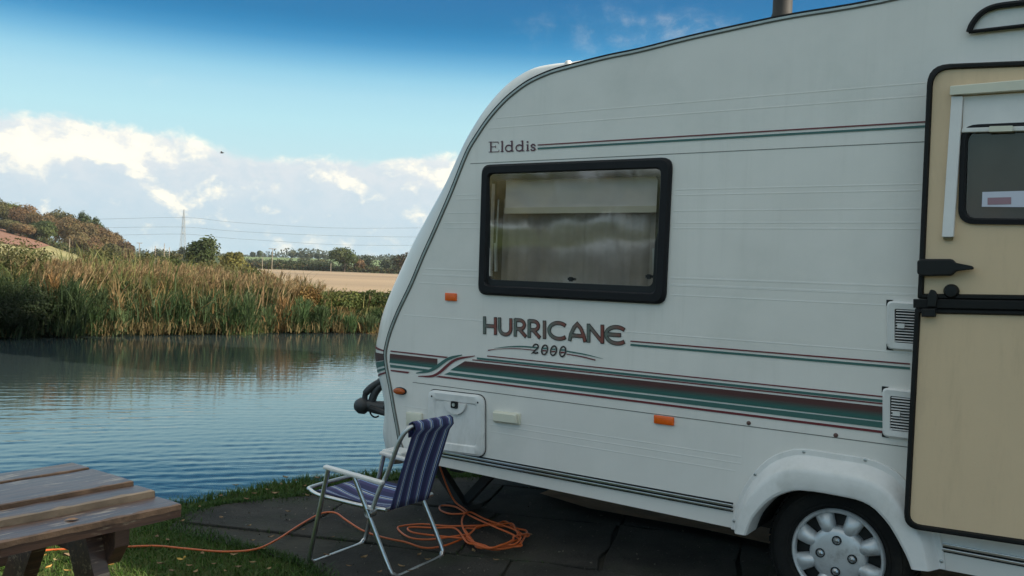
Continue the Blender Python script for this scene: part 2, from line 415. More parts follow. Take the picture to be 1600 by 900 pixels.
def ground_mat():
    m_ = bpy.data.materials.new('ground_cover'); m_.use_nodes = True; t = NT(m_.node_tree); b = t.n['Principled BSDF']
    tco = t.node('ShaderNodeTexCoord'); v = tco.outputs['Object']
    n = t.noise(v, 1.8, 6, 0.65); f = t.noise(v, 40, 4, 0.6)
    c = t.mix(t.smooth(n, 0.35, 0.65), (0.028, 0.055, 0.012), (0.065, 0.085, 0.022))
    c = t.mix(t.smooth(f, 0.45, 0.7, 0, 0.6), c, (0.06, 0.042, 0.02))
    t.l.new(c, b.inputs['Base Color']); b.inputs['Roughness'].default_value = 0.95; b.inputs['Specular IOR Level'].default_value = 0.15
    bn = t.node('ShaderNodeBump'); bn.inputs['Strength'].default_value = 0.8; bn.inputs['Distance'].default_value = 0.02
    t.l.new(f, bn.inputs['Height']); t.l.new(bn.outputs[0], b.inputs['Normal'])
    return m_
M['ground'] = ground_mat()

def water_mat():
    m_ = bpy.data.materials.new('river_water'); m_.use_nodes = True; t = NT(m_.node_tree); b = t.n['Principled BSDF']
    b.inputs['Base Color'].default_value = (0.032, 0.047, 0.050, 1); b.inputs['Roughness'].default_value = 0.04
    b.inputs['IOR'].default_value = 1.333; b.inputs['Specular IOR Level'].default_value = 1.0
    tco = t.node('ShaderNodeTexCoord')
    def mp(rot, sx, sy):
        n = t.node('ShaderNodeMapping'); t.l.new(tco.outputs['Object'], n.inputs[0]); n.inputs['Rotation'].default_value = (0, 0, R_(rot)); n.inputs['Scale'].default_value = (sx, sy, 1); return n.outputs[0]
    a = t.noise(mp(12, 1.1, 4.2), 1.4, 3, 0.5, 0.4)
    b2 = t.noise(mp(4, 1.6, 5.5), 3.2, 3, 0.55, 0.3)
    c = t.noise(mp(-20, 0.35, 0.9), 0.5, 2, 0.5)
    h = t.math('ADD', t.math('MULTIPLY', a, 0.60), t.math('MULTIPLY', b2, 0.22))
    h = t.math('MULTIPLY', h, t.smooth(c, 0.3, 0.7, 0.55, 1.1))
    bn = t.node('ShaderNodeBump'); bn.inputs['Strength'].default_value = 1.0; bn.inputs['Distance'].default_value = 0.0045
    t.l.new(h, bn.inputs['Height']); t.l.new(bn.outputs[0], b.inputs['Normal'])
    return m_
M['water'] = water_mat()

# ------------------------------------------------------------------ terrain
E_ = Vector((0.785, 0.62, 0)); E_.normalize(); N_ = Vector((-E_.y, E_.x, 0))
S_NEAR, S_FAR, WATER_Z = 5.28, 21.0, -0.34
def sst(x, a, b):
    t = np.clip((x-a)/(b-a), 0, 1); return t*t*(3-2*t)
def hgt(X, Y):
    """height of the land beyond the river and of the near bank"""
    X = np.asarray(X, float); Y = np.asarray(Y, float)
    s = X*N_.x+Y*N_.y; t = X*E_.x+Y*E_.y
    wob = 0.07*np.sin(t*1.7)+0.05*np.sin(t*4.1+1)
    h = np.where(s < 13, -1.1*sst(s+wob, S_NEAR-0.12, S_NEAR+0.35), -1.1+0.95*sst(s+0.25*np.sin(t*0.9), S_FAR-0.7, S_FAR+0.9))
    far = sst(s, 28, 90)
    h = h-0.85*far
    a = X/np.maximum(Y, 1.0)
    hill = sst(-a, 0.41, 0.62)*sst(Y, 150, 340)*13.5 + sst(-a, 0.6, 1.2)*sst(Y, 200, 420)*10
    h = h+np.where(Y > 20, hill, 0)
    h = h+sst(Y, 430, 950)*(9.5+2.0*np.sin(X*0.006+1.0))*np.where(Y > 20, 1, 0)
    return h
def hz(x, y): return float(hgt(x, y))

srows = np.concatenate([[-900, -500, -250, -100, -40, -20, -12, -8, -5, -2, 0, 1, 2, 3], np.arange(3.5, 4.8, 0.2), np.arange(4.8, 5.9, 0.07), [6.5, 9, 13, 17, 19.5], np.arange(20, 22.6, 0.25), [23, 24, 26, 28, 32, 38, 46, 56, 70, 90, 110, 135, 160], np.arange(180, 420, 12), [430, 460, 500, 560, 630, 700, 800, 900, 1000, 1200, 1500, 1800]])
tc_ = np.concatenate([-np.geomspace(8, 1900, 66)[::-1], np.arange(-7.8, 8, 0.2), np.geomspace(8, 1900, 56)])
gb = MB(); S2, T2 = np.meshgrid(srows, tc_, indexing='ij')
GX = S2*N_.x+T2*E_.x; GY = S2*N_.y+T2*E_.y; GZ = hgt(GX, GY)
gb.grid([[(GX[i, j], GY[i, j], GZ[i, j]) for j in range(len(tc_))] for i in range(len(srows))])
tag(gb.build('ground', M['ground'], smooth=60), kind='structure')

# the river: one sheet with real ripples where they can be seen
ws = np.concatenate([[3.0, 4.2], np.arange(5.0, 11, 0.028), np.arange(11, 21.6, 0.05), [22.5, 24.0]])
wt = np.concatenate([[-400, -120, -50, -25], np.arange(-15, 9, 0.11), [12, 18, 30, 60, 140, 400]])
WS2, WT2 = np.meshgrid(ws, wt, indexing='ij'); wx = WS2*N_.x+WT2*E_.x; wy = WS2*N_.y+WT2*E_.y
wr = np.random.default_rng(5); wz = np.zeros_like(wx)
for k in range(40):
    lam = 0.095*2.5**wr.random()*(1.5 if k % 8 == 0 else 1.0); th = wr.normal(0, 0.30)+0.10; kx, ky = math.sin(th)*2*math.pi/lam, math.cos(th)*2*math.pi/lam
    ph = wr.random()*6.28; env = 0.5+0.5*np.sin(wx*(0.25+0.5*wr.random())+wy*(0.2+0.5*wr.random())+wr.random()*6.28)
    wz += lam*0.0025*env*np.sin(wx*kx+wy*ky+ph+0.5*np.sin(wx*0.9+ph)+0.3*np.sin(wy*0.6+ph))
calm = 0.07+0.93*sst(S_FAR-1.0-WS2+1.2*np.sin(WT2*0.35)+0.12*(WT2+8), 1.2, 7.0)
wz *= calm*sst(WT2, -25, -14)*(1-sst(WT2, 8.5, 12))
wb = MB(); wb.grid([[(wx[i, j], wy[i, j], WATER_Z+wz[i, j]) for j in range(len(wt))] for i in range(len(ws))])
tag(wb.build('water', M['water'], smooth=180), kind='structure')

def drape(name, x0, x1, y0, y1, m_, off, n=(40, 24), quad=None):
    """a patch of land laid on the terrain: px-free world corners"""
    b = MB(); rows = []
    for i in range(n[1]+1):
        v = i/n[1]; row = []
        for j in range(n[0]+1):
            u = j/n[0]
            if quad:
                p = (Vector(quad[0])*(1-u)+Vector(quad[1])*u)*(1-v)+(Vector(quad[3])*(1-u)+Vector(quad[2])*u)*v
                x, y = p.x, p.y
            else: x = x0+(x1-x0)*u; y = y0+(y1-y0)*v
            row.append((x, y, hz(x, y)+off))
        rows.append(row)
    b.grid(rows)
    return tag(b.build(name, m_, smooth=60), kind='structure')
drape('stubble_field', 0, 0, 0, 0, M['stubble'], 0.12, (60, 30), [(-40, 62, 0), (60, 62, 0), (190, 352, 0), (-118, 352, 0)])
drape('ploughed_field', 0, 0, 0, 0, M['red_earth'], 0.25, (40, 24), [(-170, 236, 0), (-126, 236, 0), (-158, 312, 0), (-260, 332, 0)])
drape('dry_grass_slope', 0, 0, 0, 0, M['dry_meadow'], 0.12, (40, 24), [(-120, 70, 0), (-45, 70, 0), (-118, 330, 0), (-330, 330, 0)])
drape('far_meadow', 0, 0, 0, 0, M['meadow'], 0.2, (40, 24), [(-150, 470, 0), (120, 470, 0), (150, 1000, 0), (-330, 1000, 0)])

# ------------------------------------------------------------------ paving by the caravan
CY = R_(-34.5)
LX = Vector((math.cos(CY), math.sin(CY), 0)); LY = Vector((-math.sin(CY), math.cos(CY), 0))
pave_px = [(287, 806), (345, 792), (400, 786), (470, 778), (520, 764), (590, 756), (680, 748)]
pave_lo = [(560, 1010), (500, 900), (440, 874), (395, 862), (345, 850), (300, 838), (262, 828)]
pave_poly = [gp(*p) for p in pave_px]+[Vector((1.5, 6.4, 0)), Vector((7, 3, 0)), Vector((6, -2, 0)), Vector((0.2, 1.0, 0))]+[gp(*p) for p in pave_lo]
def inside(p, poly):
    c = False; n = len(poly)
    for i in range(n):
        a, b = poly[i], poly[(i+1) % n]
        if (a.y > p.y) != (b.y > p.y) and p.x < (b.x-a.x)*(p.y-a.y)/(b.y-a.y)+a.x: c = not c
    return c
pb = MB(); pb.poly([p+Vector((0, 0, 0.006)) for p in pave_poly])
paving = tag(pb.build('paving', M['soil'], origin=(0, 0, 0)), kind='structure')
U0 = gp(330, 820)
slab_rects = []
row_v = -4.0; rr = random.Random(3)
while row_v < 3.4:
    hgt_v = rr.uniform(0.52, 0.78); u = -3.0-rr.random()*0.6
    while u < 6.5:
        wd = rr.uniform(0.62, 1.05); slab_rects.append((u, u+wd, row_v, row_v+hgt_v)); u += wd
    row_v += hgt_v
A1 = R_(-14); SU = Vector((math.cos(A1), math.sin(A1), 0)); SV = Vector((-math.sin(A1), math.cos(A1), 0))
for (u0, u1, v0, v1) in slab_rects:
    cpt = U0+SU*((u0+u1)/2)+SV*((v0+v1)/2)
    if not inside(cpt, pave_poly) or cpt.y < 1.6 or cpt.x > 5: continue
    g = 0.007; pts = []
    corners = [(u0+g, v0+g), (u1-g, v0+g), (u1-g, v1-g), (u0+g, v1-g)]
    for i in range(4):
        a, b = corners[i], corners[(i+1) % 4]
        for k in range(4):
            f = k/4; e = 0.016
            pts.append(U0+SU*(a[0]+(b[0]-a[0])*f+rr.uniform(-e, e))+SV*(a[1]+(b[1]-a[1])*f+rr.uniform(-e, e)))
    def pull(p):
        if inside(p, pave_poly): return p
        lo_, hi_ = 0.0, 1.0
        for _ in range(8):
            m_ = (lo_+hi_)/2
            if inside(cpt.lerp(p, m_), pave_poly): lo_ = m_
            else: hi_ = m_
        return cpt.lerp(p, lo_*rr.uniform(.93, 1.0))
    pts = [pull(p) for p in pts]
    z0 = 0.018+rr.uniform(-0.002, 0.002); tx = rr.uniform(-.003, .003); ty = rr.uniform(-.003, .003)
    top = [p*1.0+Vector((0, 0, z0+tx*(p-cpt).dot(SU)+ty*(p-cpt).dot(SV))) for p in pts]
    sb = MB(); sb.poly(top, depth=(0, 0, -0.03)); sb.build('slab', M['slab'], paving, bevel=0.006)

# ------------------------------------------------------------------ caravan
yw = 3.55
hubw = at(1306, 869, yw)
carO = Vector((hubw.x, hubw.y, 0))      # local origin: on the near side plane under the wheel
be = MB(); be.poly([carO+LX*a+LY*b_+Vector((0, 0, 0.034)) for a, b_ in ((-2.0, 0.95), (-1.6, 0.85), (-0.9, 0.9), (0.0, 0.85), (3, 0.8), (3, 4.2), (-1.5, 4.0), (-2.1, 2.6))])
tag(be.build('sun_toned_earth', mat('sun_toned_earth', (0.33, 0.19, 0.10), 0.95, var=0.3, vscale=5, bump=0.6, bscale=40)), kind='structure')  # brown earth given a lighter colour to stand in for sunlight
caravan = thing('caravan', 'white touring caravan with red and teal stripes parked beside the river', 'caravan', carO, CY)
CM = wm(caravan); CI = CM.inverted()
def cp(px, py, y=0.0):
    p = CM @ Vector((0, y, 0)); return CI @ on_plane(px, py, p, LY)
def cpl(pts, y=0.0): return [cp(px, py, y) for px, py in pts]
BW = 2.1
# ---- profile (the dark awning rail), from skirt at the front over the roof to the rear
prof_px = [(629, 704), (624, 690), (620, 667), (614, 635), (609, 605), (604, 580), (601, 555), (604, 536), (610, 515), (622, 485), (642, 443), (660, 400), (678, 360), (704, 300), (728, 240), (744, 212), (764, 183), (787, 157), (808, 139), (829, 125), (858, 112), (888, 103), (947, 88), (1000, 81-4), (1080, 57), (1180, 35), (1240, 23), (1375, 0)]
prof = [cp(*p) for p in prof_px]
e = prof[-1]
prof += [Vector((e.x+0.5, 0, e.z+0.05)), Vector((e.x+1.1, 0, e.z+0.07)), Vector((2.1, 0, e.z+0.04)), Vector((2.45, 0, e.z-0.12)), Vector((2.62, 0, e.z-0.6)), Vector((2.66, 0, 0.9)), Vector((2.6, 0, 0.42))]
r_px = [(629, .30), (624, .30), (620, .29), (614, .19), (609, .18), (604, .19), (601, .20), (604, .20), (610, .22), (622, .23), (642, .24), (660, .22), (678, .19), (704, .14), (728, .11), (744, .115), (764, .12), (787, .12), (808, .11), (829, .09), (858, .055), (888, .03)]
rads = [r for _, r in r_px]+[0.012]*(len(prof)-len(r_px))
fine = []; fr_ = []
sp = smooth_path([Vector((p.x, r, p.z)) for p, r in zip(prof, rads)], 4)
for p in sp: fine.append(Vector((p.x, 0, p.z))); fr_.append(max(p.y, 0.010))
def normals(P):
    out = []
    for i in range(len(P)):
        t = P[min(i+1, len(P)-1)]-P[max(i-1, 0)]; t.normalize(); out.append(Vector((-t.z, 0, t.x)))   # outward (front / up)
    return out
fn = normals(fine)
def shell_pt(i, th, y=None, k=0.0):
    r = fr_[i]; p = fine[i]+fn[i]*(r*math.sin(th)+k); return Vector((p.x, 0.02+r*(1-math.cos(th)), p.z))
rows = []
for i in range(len(fine)):
    row = [fine[i]+Vector((0, 0.004, 0)), fine[i]+Vector((0, 0.02, 0))]
    row += [shell_pt(i, R_(a)) for a in (0, 10, 20, 30, 40, 50, 60, 70, 80, 90)]
    far = fine[i]+fn[i]*(fr_[i]+0.03*math.sin(1)); row.append(Vector((far.x, BW/2, far.z)))
    for a in (90, 70, 50, 30, 10, 0):
        p = shell_pt(i, R_(a)); row.append(Vector((p.x, BW-p.y, p.z)))
    rows.append(row)
sb = MB(); sb.grid(rows); sb.build('body_shell', M['shell'], caravan, smooth=50, local=True)
# ---- side panel polygon
skirt_z = np.mean([cp(*p).z for p in ((760, 731), (1100, 813), (1140, 823))])
rail_top = [cp(687, 703), cp(1100, 780)]; rail_z = np.mean([p.z for p in rail_top])
arch_in_px = [(1175, 831), (1180, 817), (1187, 803), (1203, 785), (1216, 775), (1231, 768), (1250, 763), (1270, 764), (1287, 766), (1315, 771), (1344, 777), (1361, 784), (1375, 794), (1394, 816), (1409, 841), (1422, 866), (1428, 882)]
arch_out_px = [(1143, 826), (1146, 806), (1156, 776), (1169, 751), (1187, 729), (1199, 718), (1212, 710), (1237, 702), (1255, 701), (1275, 703), (1305, 708), (1334, 712), (1352, 715), (1369, 720), (1394, 732), (1412, 746), (1444, 790), (1469, 835), (1478, 889)]
ain = cpl(arch_in_px); aout = cpl(arch_out_px)
def resample(P, n):
    P = smooth_path(P, 8); d = [0]
    for i in range(1, len(P)): d.append(d[-1]+(P[i]-P[i-1]).length)
    out = []
    for k in range(n):
        t = d[-1]*k/(n-1); i = max(1, min(len(d)-1, next((j for j in range(len(d)) if d[j] >= t-1e-9), len(d)-1)))
        f = (t-d[i-1])/max(d[i]-d[i-1], 1e-9); out.append(P[i-1].lerp(P[i], f))
    return out
AI = resample(ain, 33); AO = resample(aout, 33)
win_px = [(755, 258), (1052, 246), (1041, 476), (749, 460)]
def rrect(c4, rad, n=5):
    """rounded quad from four corner vectors in order"""
    out = []
    for i in range(4):
        p = c4[i]; a = (c4[i-1]-p).normalized(); b = (c4[(i+1) % 4]-p).normalized()
        A = p+a*rad; B = p+b*rad
        for k in range(n+1):
            t = k/n; out.append(A*(1-t)**2+p*2*t*(1-t)+B*t*t)
    return out
win = cpl(win_px); wz1 = (win[0].z+win[1].z)/2; wz0 = (win[2].z+win[3].z)/2
def inset(c4, d):
    c = sum(c4, Vector())/4; out = []
    for i in range(4):
        a = (c4[(i+1) % 4]-c4[i]).normalized(); b = (c4[i-1]-c4[i]).normalized(); out.append(c4[i]+(a+b)*d)
    return out
wh = rrect(inset(win, 0.060), 0.03)
mid = [p.lerp(q, 0.3) for p, q in zip(AI, AO)]
bottom = [Vector((2.6, 0, skirt_z))]+[p for p in mid[::-1]]
side_loop = [p.copy() for p in fine if p.z > skirt_z+0.01]+bottom+[Vector((fine[0].x+0.02, 0, skirt_z))]
pbm = MB(); pbm.poly(side_loop, [wh], depth=(0, 0.025, 0)); pbm.build('side_panel', M['body'], caravan, local=True)
# far side panel and floor
fs = MB(); fs.poly([Vector((p.x, BW, p.z)) for p in side_loop if True]); fs.build('far_side_panel', M['body'], caravan, local=True)
fl = MB(); fl.box((fine[0].x+0.05, 0.06, skirt_z+0.03), (-0.48, BW-0.05, skirt_z+0.07)); fl.box((0.62, 0.06, skirt_z+0.03), (2.55, BW-0.05, skirt_z+0.07)); fl.box((-0.48, 0.32, skirt_z+0.03), (0.62, BW-0.32, skirt_z+0.07))
fl.build('floor_pan', M['dark'], caravan, local=True)
# ---- awning rail following the profile: aluminium channel with dark gasket
k0 = next(i for i, p in enumerate(fine) if p.z > skirt_z+0.06)
kend = len(fine)-8
def strip_along(ids, off0, off1, y0, y1):
    rws = []
    for i in ids:
        a = fine[i]-fn[i]*(-off0); b = fine[i]-fn[i]*(-off1)
        rws.append([Vector((a.x, 0, a.z)), Vector((a.x, y0, a.z)), Vector((b.x, y1, b.z)), Vector((b.x, 0, b.z))])
    b_ = MB(); b_.grid(rws); return b_
ids = range(0, kend)
strip_along(ids, -0.011, -0.002, -0.007, -0.008).build('awning_rail', M['alu_dull'], caravan, smooth=40, local=True)
strip_along(ids, -0.0015, 0.008, -0.004, -0.003).build('rail_gasket', M['rubber'], caravan, smooth=40, local=True)
strip_along(ids, -0.0165, -0.0115, -0.003, -0.004).build('rail_sealant', M['seam'], caravan, smooth=40, local=True)
# clip on the roof edge
cl = MB(); c0 = cp(888, 99, 0.03); cl.lathe([(0.0, 0.014), (0.012, 0.012), (0.018, 0.004), (0.02, -0.03)], c0, (0, 0, 1), 12); cl.build('roof_clip', M['plastic'], caravan, smooth=40, local=True)
# flue and roof light on top
f0 = cp(1222, 27, 0.32)
fb = MB(); fb.lathe([(0.0, 0.2), (0.052, 0.19), (0.055, 0.10), (0.043, 0.095), (0.043, 0.02), (0.05, 0.0), (0.055, -0.12)], f0, (0, 0, 1), 20); fb.build('flue_cowl', M['dark'], caravan, smooth=40, local=True)
# raised arch of the porch rooflight seen at the top right
arch = smooth_path(cpl([(1514, 50), (1520, 36), (1534, 20), (1556, 10), (1600, 4), (1680, -6)], -0.02), 5)
ab = MB(); ab.tube(arch, 0.011, 8); ab.tube(cpl([(1514, 50), (1600, 40), (1680, 32)], -0.02), 0.007, 8); ab.build('canopy_frame', M['frame'], caravan, smooth=40, local=True)
ac = MB(); ac.poly([p+Vector((0, 0.012, 0)) for p in arch+[cp(1680, 32, -0.02)]]); ac.build('canopy_panel', M['plastic'], caravan, local=True)
# ---- aluminium skirt rail: two ridges, white infill
xr0 = cp(687, 705).x-0.10; xr1 = aout[1].x-0.003
def hstrip(b, x0, x1, z0, z1, y): b.box((x0, -y, z0), (x1, 0.004, z1))
rb = MB(); hstrip(rb, xr0, xr1, rail_z-0.011, rail_z, 0.012); hstrip(rb, xr0, xr1, rail_z-0.027, rail_z-0.017, 0.014)
hstrip(rb, aout[-2].x+0.01, 2.6, rail_z-0.011, rail_z, 0.012); hstrip(rb, aout[-2].x+0.01, 2.6, rail_z-0.027, rail_z-0.017, 0.014)
rb.build('skirt_rail', M['alu'], caravan, local=True, bevel=0.002)
rb = MB(); hstrip(rb, xr0, xr1, rail_z-0.0168, rail_z-0.0112, 0.006); hstrip(rb, xr0, xr1, rail_z-0.033, rail_z-0.0272, 0.005); hstrip(rb, xr0, xr1, rail_z+0.0002, rail_z+0.006, 0.004)
hstrip(rb, aout[-2].x+0.01, 2.6, rail_z-0.0168, rail_z-0.0112, 0.006); hstrip(rb, aout[-2].x+0.01, 2.6, rail_z-0.033, rail_z-0.0272, 0.005)
rb.build('rail_insert', M['black'], caravan, local=True)
# ---- pressed ribs and panel seams
rib_px = [(1200, 293), (1200, 302), (1200, 328), (1200, 348), (1200, 357), (1200, 440), (1200, 452), (1000, 213-30), (1000, 196-30), (1000, 560-40), (1000, 690), (1000, 700), (1000, 712), (700, 421), (700, 430), (700, 444)]
rbm = MB()
for p in rib_px:
    q_ = cp(*p)
    xs = next(f.x for f in reversed(fine[:90]) if f.z <= q_.z)+0.06
    spans = [(xs, 2.5)]
    if wz0-0.02 < q_.z < wz1+0.02: spans = [(xs, win[3].x-0.01), (win[1].x+0.01, 2.5)]
    if q_.z < aout[8].z+0.02: spans = [(xs, min(p.x for p in aout if p.z > q_.z-0.2)-0.0)]
    for a, b in spans:
        if b > a: rbm.poly([Vector((a, -0.0002, q_.z-0.004)), Vector((b, -0.0002, q_.z-0.004)), Vector((b, -0.0007, q_.z)), Vector((a, -0.0007, q_.z))]); rbm.poly([Vector((a, -0.0007, q_.z)), Vector((b, -0.0007, q_.z)), Vector((b, -0.0002, q_.z+0.004)), Vector((a, -0.0002, q_.z+0.004))])
rbm.build('pressed_rib', M['body'], caravan, local=True, fixn=False)
sm = MB()
z1 = np.mean([cp(1067, 240).z, cp(1446, 221).z]); hstrip(sm, cp(735, 262).x, 2.5, z1-0.0016, z1+0.0012, 0.0012)
z2 = np.mean([cp(960, 638).z, cp(1410, 698).z]); hstrip(sm, cp(645, 592).x, 2.5, z2-0.0018, z2+0.0014, 0.0012)
sm.build('panel_seam', M['seam'], caravan, local=True)
# ---- stripes
def stripe(name, pts, th, m_, y=-0.0032, cols=None, n=1):
    """pts: two px points on the top edge; th: thickness px at both ends"""
    b = MB(); (xa, ya), (xb, yb) = pts
    a0, b0 = cp(xa, ya, y), cp(xb, yb, y); a1, b1 = cp(xa, ya+th[0], y), cp(xb, yb+th[1], y)
    zt = (a0.z+b0.z)/2; zb = (a1.z+b1.z)/2
    if cols is None: b.quad((a0.x, y, zt), (b0.x, y, zt), (b0.x, y, zb), (a0.x, y, zb))
    else:
        for i in range(len(cols)-1):
            f0, f1 = i/(len(cols)-1), (i+1)/(len(cols)-1); A, B = zt+(zb-zt)*f0, zt+(zb-zt)*f1
            b.quad((a0.x, y, A), (b0.x, y, A), (b0.x, y, B), (a0.x, y, B), [cols[i], cols[i], cols[i+1], cols[i+1]])
    return b.build(name, m_, caravan, local=True, fixn=cols is None)
stripe('red_stripe', [(840, 226), (1447, 188.5)], (1.8, 2.4), M['red'])
stripe('teal_stripe', [(840, 231), (1447, 195)], (3, 3.6), M['teal'])
stripe('red_stripe', [(985, 532.5), (1422, 567)], (2, 2.4), M['red'])
stripe('teal_stripe', [(985, 538), (1422, 572.5)], (3.2, 4), M['teal'])
XE = 1382
stripe('red_stripe', [(761, 555), (XE, 619.5)], (1.6, 2.2), M['red'])
stripe('teal_stripe', [(745, 559), (XE, 624)], (2.8, 4.6), M['teal'])
stripe('red_stripe', [(738, 561.5), (XE, 630)], (1.6, 2.2), M['red'])
brown = (0.085, 0.030, 0.028); tealg = (0.03, 0.115, 0.10)
# gradient block with a slanting front end
def gband(x0t, x0b, y_t, y_b, x1, y1_t, y1_b):
    b = MB(); n = 10; y = -0.0032
    zt = (cp(x0t, y_t).z+cp(x1, y1_t).z)/2; zb = (cp(x0b, y_b).z+cp(x1, y1_b).z)/2
    xt = cp(x0t, y_t).x; xb = cp(x0b, y_b).x; xr = cp(x1, y1_t).x
    for i in range(n):
        f0, f1 = i/n, (i+1)/n; cc = []
        for f in (f0, f1):
            k = min(1, max(0, (f-0.35)/0.45)); cc.append(tuple(brown[j]*(1-k)+tealg[j]*k for j in range(3)))
        b.quad((xt+(xb-xt)*f0, y, zt+(zb-zt)*f0), (xr, y, zt+(zb-zt)*f0), (xr, y, zt+(zb-zt)*f1), (xt+(xb-xt)*f1, y, zt+(zb-zt)*f1), [cc[0], cc[0], cc[1], cc[1]])
    b.build('fading_stripe', M['grad'], caravan, local=True, fixn=False)
gband(727, 704, 564.5, 579, XE, 635, 657)
def band4(name, p, m_):
    b = MB(); b.poly([cp(x, y_, -0.0032) for x, y_ in p]); b.build(name, m_, caravan, local=True)
band4('teal_stripe', [(702, 581.5), (XE, 660), (XE, 669), (694, 585)], M['teal'])
band4('red_stripe', [(686, 587), (XE, 673.5), (XE, 677.5), (680, 589)], M['red'])
# left part of the band, ahead of the double swoosh
band4('red_stripe', [(610, 547.5), (700, 557.5), (697, 559.5), (610, 549.5)], M['red'])
gband(610, 609, 552, 567, 684, 561, 575)
band4('teal_stripe', [(609, 569.5), (672, 577.5), (664, 580), (610, 574)], M['teal'])
band4('red_stripe', [(610, 577.5), (640, 581), (637, 583.5), (611, 580)], M['red'])
def ribbon(name, pts, wid, m_, y=-0.0034, par=None):
    P = smooth_path(cpl(pts, y), 8); n = len(P); b = MB(); L = []; Rr = []
    for i in range(n):
        t = (P[min(i+1, n-1)]-P[max(i-1, 0)]).normalized(); nn = Vector((-t.z, 0, t.x)); f = i/(n-1)
        w_ = np.interp(f, [k/(len(wid)-1) for k in range(len(wid))], wid)/2
        L.append(P[i]+nn*w_); Rr.append(P[i]-nn*w_)
    b.grid([L, Rr]); return b.build(name, m_, caravan, local=True)
ribbon('teal_swoosh', [(650, 583), (674, 578), (700, 561), (722, 554.5)], [0.004, 0.014, 0.018, 0.014, 0.004], M['teal'])
ribbon('red_swoosh', [(653, 588), (680, 586), (710, 563), (742, 556)], [0.004, 0.012, 0.016, 0.012, 0.004], M['red'])
def z8(x, y_): return (720+x/4.444, 470+y_/4.444)
ribbon('teal_swoosh', [z8(230, 330), z8(320, 320), z8(420, 317), z8(540, 326)], [0.001, 0.005, 0.007, 0.007], M['teal'])
ribbon('teal_swoosh', [z8(735, 350), z8(860, 372), z8(988, 403)], [0.007, 0.006, 0.001], M['teal'])
ribbon('red_swoosh', [z8(188, 344), z8(250, 336), z8(380, 332), z8(520, 344)], [0.006, 0.002, 0.004, 0.005], M['red'])
ribbon('red_swoosh', [z8(735, 370), z8(840, 388), z8(935, 412)], [0.005, 0.006, 0.006], M['red'])
# band wrapping over the moulded front corner
def shell_band(name, ya, yb, m_):
    zt, zb = cp(605, ya).z, cp(605, yb).z
    ii = [i for i in range(60) if 0.25 < fine[i].z < 1.3]
    rws = []
    for k in range(5):
        z = zt+(zb-zt)*k/4; row = []
        for a in range(-1, 91, 13):
            # find index at height
            j = min(range(60), key=lambda i: abs(fine[i].z-z)); j2 = j+1 if fine[j].z < z else j-1
            f = (z-fine[j].z)/(fine[j2].z-fine[j].z+1e-9)
            row.append(shell_pt(j, R_(max(a, 1)), k=0.004).lerp(shell_pt(j2, R_(max(a, 1)), k=0.004), f)+Vector((0, -0.002, 0)))
        rws.append(row)
    b = MB(); b.grid(rws); b.build(name, m_, caravan, local=True)
shell_band('red_stripe', 549, 551, M['red']); shell_band('brown_stripe', 554, 563, mat('brown_print', (0.07, 0.035, 0.033), 0.4)); shell_band('teal_stripe', 564, 571, M['teal']); shell_band('white_stripe', 572, 573.5, M['white_line']); shell_band('teal_stripe', 574, 577, M['teal']); shell_band('red_stripe', 580, 582.5, M['red'])

# ---- lettering (stroke letters laid on the side as flat print)
def arc(cx, cy, rx, ry, a0, a1, n=12): return [(cx+rx*math.cos(R_(a0+(a1-a0)*k/n)), cy+ry*math.sin(R_(a0+(a1-a0)*k/n))) for k in range(n+1)]
GL = {  # glyphs in a unit box, x right, y up
 'H': [[(0.08, 0), (0.08, 1)], [(0.92, 0), (0.92, 1)], [(0.08, .48), (0.92, .48)]],
 'U': [[(0.08, 1), (0.08, .4)]+arc(.5, .4, .42, .36, 180, 360)+[(0.92, .4), (0.92, 1)]],
 'R': [[(0.08, 0), (0.08, 1)], [(0.08, .96), (.45, .96)]+arc(.45, .70, .40, .26, 90, -90)+[(.08, .44)], [(.40, .44), (.96, 0.02)]],
 'I': [[(.5, 0), (.5, 1)]],
 'C': [arc(.55, .5, .5, .46, 48, 312, 22)],
 'A': [[(0.05, 0), (.12, .35), (.3, .75), (.5, .97), (.7, .75), (.88, .35), (.95, 0)], [(.13, .30), (.87, .30)]],
 'N': [[(0.08, 0), (0.08, 1)], [(0.10, .93), (.90, .07)], [(.92, 0), (.92, 1)]],
 'E': [arc(.55, .5, .5, .46, 48, 312, 22), [(.1, .52), (.72, .52)]],
}
def stroke(b, path, w_, tocol, y, fmap, cap=True):
    path = [p for i, p in enumerate(path) if i == 0 or math.hypot(p[0]-path[i-1][0], p[1]-path[i-1][1]) > 1e-4]
    P = [fmap(u, v) for u, v in path]; n = len(P); L = []; Rr = []
    for i in range(n):
        t0 = (P[i]-P[i-1]).normalized() if i else None; t1 = (P[i+1]-P[i]).normalized() if i < n-1 else None
        t = ((t0 or t1)+(t1 or t0)).normalized(); nn = Vector((-t.z, 0, t.x)); kk = 1.0
        if t0 and t1: kk = 1/max(0.45, t.dot(t1))
        ext = Vector()
        if cap and i == 0: ext = -t*w_*0.18
        if cap and i == n-1: ext = t*w_*0.18
        L.append(P[i]+nn*w_/2*kk+ext+Vector((0, y, 0))); Rr.append(P[i]-nn*w_/2*kk+ext+Vector((0, y, 0)))
    for i in range(n-1):
        cs = tocol(path[i][0]), tocol(path[i+1][0])
        b.quad(L[i], L[i+1], Rr[i+1], Rr[i], [cs[0], cs[1], cs[1], cs[0]])
def bilin(c4): # c4: bl, br, tr, tl vectors
    return lambda u, v: (c4[0]*(1-u)+c4[1]*u)*(1-v)+(c4[3]*(1-u)+c4[2]*u)*v
